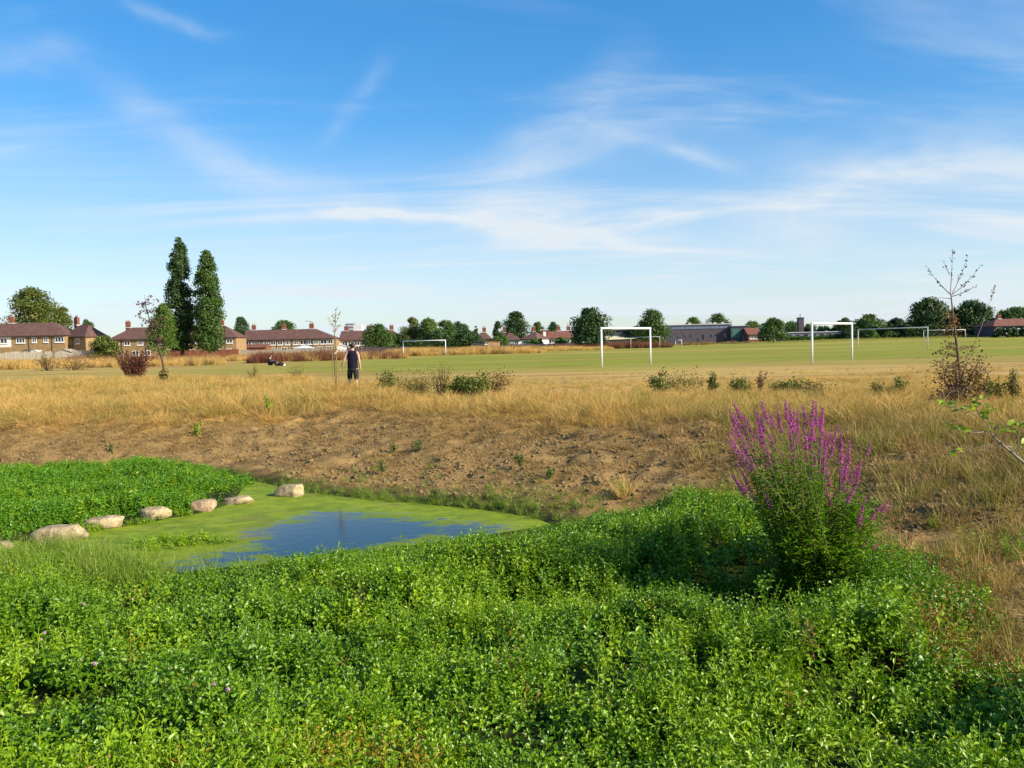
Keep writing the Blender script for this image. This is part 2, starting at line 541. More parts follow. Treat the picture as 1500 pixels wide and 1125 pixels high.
def leaf_cloud(C, N, size, aspect=0.6, fold=0.25, seed=0):
    """a folded diamond leaf (4 verts + 2 quads -> two triangles) for each centre C with normal N"""
    g = np.random.default_rng(seed)
    n = len(C)
    N = N / (np.linalg.norm(N, axis=1, keepdims=True) + 1e-9)
    A = g.normal(size=(n, 3))
    A -= N * (A * N).sum(1, keepdims=True)
    A /= np.linalg.norm(A, axis=1, keepdims=True) + 1e-9
    B = np.cross(N, A)
    s = (size if np.ndim(size) else np.full(n, size))[:, None]
    p0 = C - A * s * 0.5
    p2 = C + A * s * 0.5
    off = N * s * fold * 0.5
    p1 = C + B * s * 0.5 * aspect + off
    p3 = C - B * s * 0.5 * aspect + off
    V = np.stack([p0, p1, p2, p3], 1).reshape(-1, 3)
    i = np.arange(n)[:, None] * 4
    Fq = np.concatenate([i + np.array([[0, 1, 2]]), i + np.array([[0, 2, 3]])], 1).reshape(-1, 3)
    return V, Fq


def blades(P, D, L, W, bend, seed=0, seg=3):
    """grass blades as bent tapered strips"""
    g = np.random.default_rng(seed)
    n = len(P)
    D = D / np.linalg.norm(D, axis=1, keepdims=True)
    side = np.cross(D, g.normal(size=(n, 3)))
    side /= np.linalg.norm(side, axis=1, keepdims=True) + 1e-9
    bd = g.normal(size=(n, 3)) * np.array([1, 1, 0.0]) + np.array([-0.5, 0, -0.25])
    L = np.broadcast_to(L, n)[:, None]; W = np.broadcast_to(W, n)[:, None]
    rows = []
    for k in range(seg + 1):
        t = k / seg
        c = P + D * L * t + bd * L * bend * t * t
        w = W * (1 - t * 0.85) * 0.5
        rows += [c - side * w, c + side * w]
    V = np.stack(rows, 1).reshape(-1, 3)
    st = 2 * (seg + 1)
    i = np.arange(n)[:, None] * st
    Fq = np.concatenate([i + np.array([[2 * k, 2 * k + 1, 2 * k + 3, 2 * k + 2]]) for k in range(seg)], 1).reshape(-1, 4)
    return V, Fq


_lib = {}


def library(name, objs):
    c = bpy.data.collections.new(name)
    for o in objs:
        c.objects.link(o)
    _lib[name] = c
    return c


def scatter(name, P, scl, idx, coll, label, cat, tilt=0.15, rz=None):
    """one object of stuff: plants set out on points with geometry nodes"""
    n = len(P)
    me = bpy.data.meshes.new(name)
    me.vertices.add(n)
    me.vertices.foreach_set('co', np.asarray(P, np.float32).ravel())
    rot = np.zeros((n, 3), np.float32)
    rot[:, 0] = rng.normal(size=n) * tilt
    rot[:, 1] = rng.normal(size=n) * tilt
    rot[:, 2] = rng.uniform(0, 6.283, n) if rz is None else rz
    a = me.attributes.new('rot', 'FLOAT_VECTOR', 'POINT'); a.data.foreach_set('vector', rot.ravel())
    a = me.attributes.new('scl', 'FLOAT', 'POINT'); a.data.foreach_set('value', np.asarray(scl, np.float32))
    a = me.attributes.new('idx', 'INT', 'POINT'); a.data.foreach_set('value', np.asarray(idx, np.int32))
    o = bpy.data.objects.new(name, me)
    col.objects.link(o)
    ng = bpy.data.node_groups.new(name + ' plants', 'GeometryNodeTree')
    ng.interface.new_socket('Geometry', in_out='INPUT', socket_type='NodeSocketGeometry')
    ng.interface.new_socket('Geometry', in_out='OUTPUT', socket_type='NodeSocketGeometry')
    N = ng.nodes; Lk = ng.links
    gi = N.new('NodeGroupInput'); go = N.new('NodeGroupOutput')
    ci = N.new('GeometryNodeCollectionInfo')
    ci.inputs['Collection'].default_value = coll
    ci.inputs['Separate Children'].default_value = True
    ci.inputs['Reset Children'].default_value = True
    ip = N.new('GeometryNodeInstanceOnPoints')
    ip.inputs['Pick Instance'].default_value = True
    at = {}
    for k, ty in (('rot', 'FLOAT_VECTOR'), ('scl', 'FLOAT'), ('idx', 'INT')):
        nd = N.new('GeometryNodeInputNamedAttribute'); nd.data_type = ty
        nd.inputs['Name'].default_value = k
        at[k] = nd.outputs['Attribute']
    e2r = N.new('FunctionNodeEulerToRotation')
    Lk.new(at['rot'], e2r.inputs[0])
    Lk.new(gi.outputs[0], ip.inputs['Points'])
    Lk.new(ci.outputs[0], ip.inputs['Instance'])
    Lk.new(at['idx'], ip.inputs['Instance Index'])
    Lk.new(e2r.outputs[0], ip.inputs['Rotation'])
    Lk.new(at['scl'], ip.inputs['Scale'])
    Lk.new(ip.outputs[0], go.inputs[0])
    md = o.modifiers.new('plants', 'NODES')
    md.node_group = ng
    tag(o, label, cat, None, 'stuff')
    return o


# ================================================================== THE GROUND
def axis(d0, d1, step, lo, hi, grow=1.13):
    a = list(np.arange(d0, d1 + 1e-6, step))
    s = step; x = d1
    while x < hi:
        s *= grow; x += s; a.append(min(x, hi))
    s = step; x = d0; b = []
    while x > lo:
        s *= grow; x -= s; b.append(max(x, lo))
    return np.array(b[::-1] + a)


def build_ground():
    xs = axis(-13, 11, 0.10, -3000, 3000, 1.12)
    ys = axis(2.5, 24, 0.10, -60, 4000, 1.07)
    X, Y = np.meshgrid(xs, ys)
    Z = terrain(X, Y)
    nx, ny = len(xs), len(ys)
    V = np.stack([X, Y, Z], -1).reshape(-1, 3)
    i = (np.arange(ny - 1)[:, None] * nx + np.arange(nx - 1)[None]).ravel()
    Fq = np.stack([i, i + 1, i + nx + 1, i + nx], 1)
    m = bpy.data.materials.new('field ground')
    m.use_nodes = True
    t = NT(m.node_tree)
    pos = t.n('ShaderNodeNewGeometry').outputs['Position']
    at = t.n('ShaderNodeAttribute', None, attribute_name='cover').outputs['Color']
    sp = t.n('ShaderNodeSeparateColor', {0: at}).outputs
    soil_w, wet_w, rough_w = sp[0], sp[1], sp[2]
    xyz = t.n('ShaderNodeSeparateXYZ', {0: pos}).outputs
    # mown field, bands of parched and green turf
    stretch = t.n('ShaderNodeMapping', {'Vector': pos, 'Scale': (0.012, 0.06, 0.1)}).outputs[0]
    n_big = t.noise(stretch, 1.0, 5, 0.6, 0.4)
    st2 = t.n('ShaderNodeMapping', {'Vector': pos, 'Scale': (0.05, 0.35, 0.1)}).outputs[0]
    n_med = t.noise(st2, 1.0, 6, 0.65)
    n_fine = t.noise(pos, 3.0, 6, 0.7)
    yw = t.m('ADD', xyz[1], t.m('MULTIPLY', t.m('SUBTRACT', n_big, 0.5), 55))
    greenness = t.m('MULTIPLY', t.ss(yw, 44, 62), t.m('MULTIPLY_ADD', n_med, 1.5, -0.02), clamp=True)
    patch = t.m('MULTIPLY', t.ss(n_big, 0.52, 0.62), t.ss(xyz[1], 60, 90))
    greenness = t.m('MULTIPLY', greenness, t.m('SUBTRACT', 1.0, t.m('MULTIPLY', patch, 0.75)), clamp=True)
    leftish = t.ss(xyz[0], -38, -6)
    greenness = t.m('MULTIPLY', greenness, t.m('MULTIPLY_ADD', leftish, 0.80, 0.20), clamp=True)
    n_pat = t.noise(t.n('ShaderNodeMapping', {'Vector': pos, 'Scale': (0.10, 0.30, 0.1)}).outputs[0], 1.0, 7, 0.7)
    greenness = t.m('ADD', greenness, t.m('MULTIPLY', t.m('SUBTRACT', n_pat, 0.5), 0.9), clamp=True)
    parched = t.mix(t.ss(n_med, 0.36, 0.64), (0.33, 0.205, 0.068), (0.52, 0.36, 0.125))
    parched = t.mix(t.m('MULTIPLY', t.ss(n_pat, 0.48, 0.62), 0.5), parched, (0.36, 0.29, 0.065))
    parched = t.mix(t.m('MULTIPLY', t.ss(n_fine, 0.5, 0.62), 0.4), parched, (0.24, 0.155, 0.05))
    turf = t.mix(t.ss(n_med, 0.36, 0.64), (0.105, 0.170, 0.009), (0.205, 0.265, 0.017))
    field = t.mix(greenness, parched, turf)
    faint = t.m('MULTIPLY', t.ss(n_med, 0.52, 0.66), t.ss(n_big, 0.40, 0.55))
    field = t.mix(t.m('MULTIPLY', faint, 0.35), field, (0.24, 0.22, 0.04))
    # rough dry grass thatch
    thatch = t.mix(t.noise(pos, 1.4, 6, 0.7), (0.28, 0.165, 0.045), (0.50, 0.32, 0.095))
    c = t.mix(rough_w, field, thatch)
    # bare earth
    e1 = t.noise(pos, 2.2, 7, 0.68)
    e2 = t.noise(pos, 22.0, 5, 0.7)
    earth = t.mix(t.ss(e1, 0.33, 0.66), (0.125, 0.072, 0.025), (0.310, 0.200, 0.076))
    earth = t.mix(t.m('MULTIPLY', t.ss(e2, 0.48, 0.68), 0.5), earth, (0.44, 0.32, 0.15))
    c = t.mix(soil_w, c, earth)
    mud = t.mix(t.ss(e1, 0.4, 0.6), (0.022, 0.026, 0.007), (0.045, 0.065, 0.010))
    c = t.mix(wet_w, c, mud)
    p = t.n('ShaderNodeBsdfPrincipled', {'Base Color': c, 'Roughness': 0.95, 'Specular IOR Level': 0.08})
    hgt = t.m('ADD', e2, t.m('MULTIPLY', t.noise(pos, 60.0, 3, 0.6), 0.4))
    bmp = t.n('ShaderNodeBump', {'Strength': 0.6, 'Distance': 0.05, 'Height': hgt})
    t.t.links.new(bmp.outputs[0], p.inputs['Normal'])
    o_ = t.n('ShaderNodeOutputMaterial')
    t.t.links.new(p.outputs[0], o_.inputs[0])
    o = np_mesh('ground', V, Fq, m, None, True)
    tag(o, 'parched field with worn bank around the pond', 'ground', None, 'structure')
    x, y = X.ravel(), Y.ravel()
    s = sdist(basin_poly, x, y)
    nz = fbm(x * 0.5, y * 0.5, 40)
    soil = soil_weight(x, y, s)
    dp = sdist(pond_poly, x, y)
    wet = np.maximum(1 - sstep(s + 0.5 * (nz - 0.5), -0.35, 0.30), 1 - sstep(dp, 0.10, 0.75 + 0.6 * nz))
    rough = (1 - sstep(y + 8 * (nz - 0.5), 22, 29))
    rough = np.maximum(rough, (sstep(-x + 8 * (nz - .5), 7, 14)) * (1 - sstep(y, 45, 62)))
    cl = np.stack([soil, wet, rough, np.ones_like(soil)], 1).astype(np.float32)
    a = o.data.color_attributes.new('cover', 'FLOAT_COLOR', 'POINT')
    a.data.foreach_set('color', cl.ravel())
    return o


def soil_weight(x, y, s=None):
    if s is None:
        s = sdist(basin_poly, x, y)
    nz = fbm(np.asarray(x) * 0.5, np.asarray(y) * 0.5, 40)
    top = 4.6 + 2.2 * (nz - 0.5) - 1.9 * sstep(-np.asarray(x), 4.5, 9.0) + 1.3 * sstep(x, 2.0, 4.5)
    return sstep(s, -0.4, 0.1) * (1 - sstep(s, top - 1.1, top + 0.5))


ground = build_ground()


def build_water():
    xs = np.arange(-14, 1.61, 0.07)
    ys = np.arange(8.2, 18.01, 0.07)
    X, Y = np.meshgrid(xs, ys)
    nx, ny = len(xs), len(ys)
    V = np.stack([X, Y, np.full_like(X, WATER)], -1).reshape(-1, 3)
    i = (np.arange(ny - 1)[:, None] * nx + np.arange(nx - 1)[None]).ravel()
    Fq = np.stack([i, i + 1, i + nx + 1, i + nx], 1)
    m = bpy.data.materials.new('pond water and duckweed')
    m.use_nodes = True
    t = NT(m.node_tree)
    pos = t.n('ShaderNodeNewGeometry').outputs['Position']
    op = t.n('ShaderNodeAttribute', None, attribute_name='open_water').outputs['Fac']
    st = t.n('ShaderNodeMapping', {'Vector': pos, 'Scale': (1.0, 1.7, 1)}).outputs[0]
    n1 = t.noise(st, 2.2, 8, 0.68, 0.6)
    n2 = t.noise(pos, 26.0, 4, 0.7)
    k = t.m('ADD', op, t.m('ADD', t.m('MULTIPLY', t.m('SUBTRACT', n1, 0.5), 2.5), t.m('MULTIPLY', t.m('SUBTRACT', n2, 0.5), 0.8)))
    f = t.ss(k, 0.36, 0.70)
    dcol = t.mix(t.ss(n1, 0.35, 0.65), (0.115, 0.18, 0.006), (0.235, 0.295, 0.012))
    dcol = t.mix(t.m('MULTIPLY', t.ss(n2, 0.52, 0.7), 0.5), dcol, (0.26, 0.33, 0.03))
    n4 = t.noise(pos, 75.0, 3, 0.7)
    dcol = t.mix(t.m('MULTIPLY', t.ss(n4, 0.50, 0.66), 0.55), dcol, (0.06, 0.115, 0.005))
    n5 = t.noise(pos, 7.0, 5, 0.65)
    dcol = t.mix(t.m('MULTIPLY', t.ss(n5, 0.52, 0.66), 0.45), dcol, (0.085, 0.13, 0.012))
    n3 = t.noise(pos, 0.9, 5, 0.6)
    dcol = t.mix(t.m('MULTIPLY', t.ss(n3, 0.55, 0.72), 0.55), dcol, (0.19, 0.15, 0.05))
    duck = t.n('ShaderNodeBsdfPrincipled', {'Base Color': dcol, 'Roughness': 0.75, 'Specular IOR Level': 0.2})
    db = t.n('ShaderNodeBump', {'Strength': 0.5, 'Distance': 0.01, 'Height': n2})
    t.t.links.new(db.outputs[0], duck.inputs['Normal'])
    wat = t.n('ShaderNodeBsdfPrincipled', {'Base Color': (0.012, 0.020, 0.016, 1), 'Roughness': 0.06, 'Specular IOR Level': 0.5, 'IOR': 1.33})
    wb = t.n('ShaderNodeBump', {'Strength': 0.06, 'Distance': 0.02, 'Height': t.noise(pos, 5.0, 3, 0.5)})
    t.t.links.new(wb.outputs[0], wat.inputs['Normal'])
    mx = t.n('ShaderNodeMixShader', {0: f, 1: duck.outputs[0], 2: wat.outputs[0]})
    o_ = t.n('ShaderNodeOutputMaterial')
    t.t.links.new(mx.outputs[0], o_.inputs[0])
    o = np_mesh('pond_water', V, Fq, m, None, True)
    tag(o, 'still pond water half covered with duckweed', 'water', None, 'structure')
    x, y = X.ravel(), Y.ravel()
    d = sdist(open_poly, x, y)
    v = 0.56 - d * 0.8
    a = o.data.attributes.new('open_water', 'FLOAT', 'POINT')
    a.data.foreach_set('value', np.clip(v, -0.6, 1.1).astype(np.float32))


build_water()


# ================================================================== TREES
def sphere_pts(n, g):
    v = g.normal(size=(n, 3))
    return v / np.linalg.norm(v, axis=1, keepdims=True)


def crown_points(n, g, h, w, profile, lumps, d=None):
    """leaf centres spread over the lumps of a crown; base z=0 .. h"""
    d = d or w
    zc = []
    while len(zc) < lumps:
        z = g.uniform(0.04, 0.97)
        r = profile(z)
        if g.uniform() < r ** 0.45:
            a = g.uniform(0, 6.283)
            q = math.sqrt(g.uniform(0.10, 1)) * 0.86
            zc.append((math.cos(a) * q * r * w / 2, math.sin(a) * q * r * d / 2, z * h, r))
    zc = np.array(zc)
    k = g.integers(0, lumps, n)
    c = zc[k]
    dirv = sphere_pts(n, g)
    dirv[:, 2] = np.where(dirv[:, 2] < -0.3, -dirv[:, 2], dirv[:, 2])
    rad = (0.16 + 0.22 * c[:, 3:4]) * min(w, h) * 0.62 * (0.45 + 0.55 * g.uniform(0, 1, (n, 1)) ** 0.5) * g.choice([0.8, 1.0, 1.25], (n, 1))
    P = c[:, :3] + dirv * rad
    return P, dirv + g.normal(size=(n, 3)) * 0.55


PROFILES = {
    'round': lambda z: max(0.1, math.sin(math.pi * (0.18 + 0.80 * z) ** 0.95)) ** 0.7,
    'poplar': lambda z: max(0.12, min(1, 0.72 + 0.9 * z) * (1 - z ** 3.0) ** 0.8),
    'cone': lambda z: max(0.05, 1.02 - z),
    'ovate': lambda z: max(0.1, math.sin(math.pi * (0.12 + 0.85 * z) ** 0.75)) ** 0.75,
    'shrub': lambda z: max(0.1, (1 - z ** 2) ** 0.5),
}
tree_seed = [100]


def make_tree(name, x, Y, ztop, wid, kind, prof, label, cat='tree', group=None, trunk=0.03, n=None, leaf=None, bark='bark', base=None, depth=None, lumps=None, fill=None):
    tree_seed[0] += 1
    g = np.random.default_rng(tree_seed[0])
    zb = ground_z(x, Y) if base is None else base
    H = ztop - zb
    t = empty(name, (x, Y, zb - 0.02), 0, label, cat, group)
    ct = H * trunk
    ch = H - ct
    lf = leaf or max(0.22, min(0.62, wid * 0.055))
    n = n or int(min(13000, 2500 + 15.0 * wid * ch / (lf * lf)))
    P, N = crown_points(n, g, ch, wid, PROFILES[prof], lumps or int(30 + min(70, wid * ch * 0.5)), depth)
    P[:, 2] *= ch / np.percentile(P[:, 2], 99.6)
    P[:, 2] += ct
    P[:, 2] = np.maximum(P[:, 2], lf * 0.3)
    V, Fq = leaf_cloud(P, N, lf * g.uniform(0.6, 1.3, n), 0.65, 0.3, tree_seed[0])
    cr = np_mesh('crown', V, Fq, M[kind], t)
    cr['kind'] = 'stuff'
    b = MB()
    r0 = max(0.05, H * 0.018)
    lean = g.normal(size=2) * 0.015 * H
    pts = [(0, 0, 0), (lean[0] * .3, lean[1] * .3, ct), (lean[0], lean[1], ct + ch * 0.45), (lean[0] * 1.2, lean[1] * 1.2, ct + ch * 0.85)]
    b.tube(pts, [r0 * 1.25, r0 * 0.95, r0 * 0.55, r0 * 0.12], 7)
    for i in range(7):
        z = ct * 0.9 + ch * g.uniform(0.05, 0.6)
        a = g.uniform(0, 6.28)
        rr = wid * 0.34 * PROFILES[prof](min(0.95, (z - ct * .9) / ch + 0.15))
        b.tube([(lean[0] * .5, lean[1] * .5, z), (math.cos(a) * rr * .5, math.sin(a) * rr * .5, z + ch * .08), (math.cos(a) * rr, math.sin(a) * rr, z + ch * .2)],
               [r0 * 0.4, r0 * 0.25, r0 * 0.06], 5)
    b.build('trunk', M[bark], t, True)
    return t


def ptree(cx, top, wpx, Y, kind, prof, label, **kw):
    p = at_y(cx, top, Y)
    return make_tree(kw.pop('name', 'broadleaf_tree'), p.x, Y, p.z, wpx * Y / F * (1.0 if prof == 'poplar' else 1.08), kind, prof, label, **kw)


TR = 'trees around the playing field'
for a_ in (
    (47, 423, 74, 236, 'olive', 'round', 'big round olive-green tree rising behind the brick terrace with the white panel'),
    (90, 451, 34, 240, 'olive', 'round', 'smaller olive tree tucked against the big round tree behind the brick terrace'),
    (129, 469, 24, 250, 'mid', 'round', 'small round green tree in the gap between two brick terraces'),
    (236, 446, 40, 170, 'bright', 'ovate', 'leafy green tree against the foot of the poplars'),
    (352, 465, 24, 268, 'dark', 'round', 'dark tree peeping over the gable end of the long brown-roofed terrace'),
    (416, 470, 40, 275, 'mid', 'round', 'rounded green treetop above the middle chimney of the long terrace'),
    (552, 475, 38, 205, 'mid', 'round', 'broad green tree hiding part of the cream-ended terrace'),
    (602, 466, 34, 215, 'olive', 'ovate', 'olive grey-green tree behind the far white goal on the dry verge'),
    (628, 467, 36, 212, 'bright', 'ovate', 'bright green tree over the end post of the goal by the dry verge'),
    (652, 470, 34, 218, 'mid', 'round', 'mid green tree in the clump beside the low sheds'),
    (672, 472, 34, 224, 'bluish', 'ovate', 'pale bluish-green tree at the back of the clump by the sheds'),
    (684, 484, 44, 205, 'dark', 'round', 'low dark spreading tree next to the black shed'),
    (697, 478, 14, 230, 'bluish', 'cone', 'little pointed conifer standing beside the black shed roof'),
    (729, 471, 27, 225, 'dark', 'cone', 'dark pointed conifer between the two small brown-roofed houses'),
    (755, 457, 38, 245, 'dark', 'ovate', 'tall dome-shaped dark tree behind the small brown-roofed houses'),
    (733, 491, 26, 205, 'bright', 'shrub', 'light green garden tree behind the tan shed'),
    (788, 472, 20, 280, 'mid', 'round', 'small tree dome above the roof with the red dormer'),
    (810, 472, 20, 285, 'bluish', 'round', 'second small tree dome between chimneys of the white house'),
    (866, 452, 58, 205, 'dark', 'ovate', 'big dark green tree standing right beside the largest white goal'),
    (955, 454, 44, 225, 'mid', 'ovate', 'tall green tree at the end of the dark brick school building'),
    (1015, 465, 28, 300, 'bright', 'round', 'bright green treetop over the middle of the school roof'),
    (1052, 460, 36, 305, 'mid', 'round', 'wide treetop over the slate blue end of the school'),
    (1102, 471, 30, 300, 'bright', 'round', 'pale green tree behind the little red gable'),
    (1132, 466, 40, 232, 'mid', 'shrub', 'dense green dome of a tree standing clear on the field edge'),
    (1160, 471, 26, 290, 'mid', 'round', 'rounded tree behind the grey low building near its brick stack'),
    (1186, 475, 24, 290, 'mid', 'round', 'low tree on the far side of the dark brick stack'),
    (1236, 466, 28, 280, 'dark', 'round', 'dark rounded tree behind the crossbar of the second white goal'),
    (1270, 461, 50, 262, 'mid', 'round', 'broad green tree behind the post of the long far goal'),
    (1312, 466, 34, 280, 'dark', 'round', 'low dark tree seen through the long far goal'),
    (1362, 437, 60, 240, 'dark', 'ovate', 'tallest dark green tree behind the thin young sapling'),
    (1424, 441, 66, 238, 'dark', 'round', 'wide dark green tree just past the sapling with orange leaves'),
    (1486, 451, 60, 225, 'mid', 'round', 'green tree hanging over the orange-roofed house'),
    (1305, 485, 30, 235, 'bright', 'shrub', 'light green bush seen under the crossbar of the long far goal'),
    (1276, 483, 22, 235, 'bright', 'shrub', 'upright light green bush beside the long far goal post'),
    (1205, 478, 40, 285, 'mid', 'round', 'low green tree filling the gap behind the low grey building'),
    (1338, 470, 34, 262, 'dark', 'round', 'small dark tree between the tallest dark tree and the goal bushes'),
    (1394, 455, 50, 262, 'mid', 'round', 'mid green tree between the two big dark trees'),
    (1449, 462, 36, 258, 'mid', 'round', 'lighter green tree at the edge of the wide dark one'),
    (1250, 478, 36, 255, 'dark', 'shrub', 'dark low tree behind the upright post of the second goal'),
    (640, 485, 46, 206, 'dark', 'shrub', 'dark low tree in the middle of the tree clump behind the verge'),
    (575, 488, 30, 214, 'mid', 'shrub', 'low green garden tree at the end of the cream-ended terrace'),
    (930, 478, 36, 246, 'dark', 'shrub', 'low dark tree between the dark hall and the school'),
    (1474, 479, 44, 207, 'dark', 'shrub', 'dark bush in front of the orange-roofed house wall'),
    (1506, 479, 40, 207, 'dark', 'shrub', 'second dark bush covering the orange-roofed house wall'),
    (820, 494, 34, 215, 'bright', 'shrub', 'bright green garden tree in front of the white house'),
    (843, 492, 18, 225, 'mid', 'shrub', 'small garden tree between white house and big dark tree'),
    (785, 496, 32, 210, 'bright', 'shrub', 'low green garden bush below the red dormer'),
    (153, 492, 42, 165, 'olive', 'shrub', 'rounded olive bush in front of the shaded house wing'),
):
    kw_ = dict(group=TR)
    if a_[5] == 'shrub':
        kw_.update(trunk=0.05)
    ptree(*a_, **kw_)

for cx, top, w, Y, lab in ((260, 353, 38, 178, 'taller of two columnar poplars, pointed and dark green'),
                           (302, 369, 42, 176, 'broader and shorter of the two columnar poplars')):
    ptree(cx, top, w, Y, 'dark' if cx < 280 else 'mid', 'poplar', lab, name='poplar_tree', cat='tree', group='pair of columnar poplars', trunk=0.03,
          leaf=0.44, n=21000, lumps=180)



def field_hedge(label, x0, x1, Y, h, kind, n):
    a, b_ = gd(x0, Y), gd(x1, Y)
    g = np.random.default_rng(int(x0))
    t = empty('field_hedge', ((a.x + b_.x) / 2, Y, 0), 0, label, 'hedge', 'hedges along the field edge')
    L = b_.x - a.x
    u = g.uniform(-.5, .5, n) * L
    hh = h * (0.55 + 0.9 * fbm(u * .25, u * 0 + 3.3, int(x0), 3))
    z = g.uniform(0, 1, n) * hh
    y_ = g.normal(size=n) * 0.7
    zt = terrain(u + t.location.x, np.full(n, Y))
    C = np.stack([u, y_, z + zt], 1)
    V, Fq = leaf_cloud(C, g.normal(size=(n, 3)) + np.array([0, -.4, .5]), 0.42 * g.uniform(.6, 1.3, n), .65, .3, int(x0))
    np_mesh('foliage', V, Fq, M[kind], t)['kind'] = 'stuff'
    b = MB()
    for k in range(int(L / 2.5)):
        xx = -L / 2 + (k + .5) * 2.5
        z0 = ground_z(xx + t.location.x, Y)
        b.tube([(xx, 0, z0 - .05), (xx + .2, 0, z0 + h * .6)], [.07, .03], 5)
    b.build('stems', M['barkdark'], t)['kind'] = 'stuff'


# ================================================================== HOUSES
def quadbox(b, o, ux, uy, x0, x1, y0, y1, z0, z1):
    """box in a rotated frame: origin o, axes ux (along facade), uy (away)"""
    vs = []
    for z in (z0, z1):
        for (x, y) in ((x0, y0), (x1, y0), (x1, y1), (x0, y1)):
            vs.append((o[0] + ux[0] * x + uy[0] * y, o[1] + ux[1] * x + uy[1] * y, z))
    b.add(vs, [(0, 3, 2, 1), (4, 5, 6, 7), (0, 1, 5, 4), (1, 2, 6, 5), (2, 3, 7, 6), (3, 0, 4, 7)])


def hip_roof(b, L, D, ze, zr, hl, hr, ov=0.35, th=0.14):
    """roof over 0..L x 0..D, ridge along x; hl / hr: how far the ridge stops short of each end"""
    x0, x1, y0, y1 = -ov, L + ov, -ov, D + ov
    rl = hl if hl else -ov
    rr = L - hr if hr else L + ov
    vs = [(x0, y0, ze), (x1, y0, ze), (x1, y1, ze), (x0, y1, ze), (rl, D / 2, zr), (rr, D / 2, zr)]
    vs += [(x0, y0, ze - th), (x1, y0, ze - th), (x1, y1, ze - th), (x0, y1, ze - th)]
    b.add(vs, [(0, 1, 5, 4), (2, 3, 4, 5), (3, 0, 4), (1, 2, 5), (0, 6, 7, 1), (1, 7, 8, 2), (2, 8, 9, 3), (3, 9, 6, 0), (9, 8, 7, 6)])


def window(parent, x, z, w, h, bars=1):
    """window on the front (y = 0), centre x, sill z"""
    f = MB()
    y0, y1 = -0.06, 0.10
    t = 0.11
    f.box(x - w / 2, x - w / 2 + t, y0, y1, z, z + h)
    f.box(x + w / 2 - t, x + w / 2, y0, y1, z, z + h)
    f.box(x - w / 2 + t, x + w / 2 - t, y0, y1, z, z + t)
    f.box(x - w / 2 + t, x + w / 2 - t, y0, y1, z + h - t, z + h)
    for i in range(bars):
        xx = x - w / 2 + w * (i + 1) / (bars + 1)
        f.box(xx - 0.05, xx + 0.05, y0 + 0.005, y1, z + t, z + h - t)
    fr = f.build('window', M['upvc'], parent)
    MB().box(x - w / 2 + t, x + w / 2 - t, 0.0 - 0.02, 0.05, z + t, z + h - t).build('pane', M['glass'], fr)
    MB().box(x - w / 2 - 0.08, x + w / 2 + 0.08, -0.16, 0.0, z - 0.12, z - 0.003).build('sill', M['upvc'], fr)


def chimney(parent, x, D, zr, w=0.9, h=1.5, y=None, m='brickred'):
    y = D / 2 if y is None else y
    c = MB().box(x - w / 2, x + w / 2, y - 0.32, y + 0.32, zr - 1.0, zr + h).build('chimney', M[m], parent)
    b = MB()
    for k in (-0.25, 0.25):
        b.tube([(x + k, y, zr + h), (x + k, y, zr + h + 0.45)], [0.14, 0.11], 8)
    b.box(x - w / 2 - 0.06, x + w / 2 + 0.06, y - 0.38, y + 0.38, zr + h - 0.16, zr + h - 0.02)
    b.build('chimney_pot', M['clay'], c)
    MB().box(x - w / 2 - 0.1, x + w / 2 + 0.1, y - 0.5, y + 0.42, zr - 0.12, zr + 0.10).build('flashing', M['lead'], c)


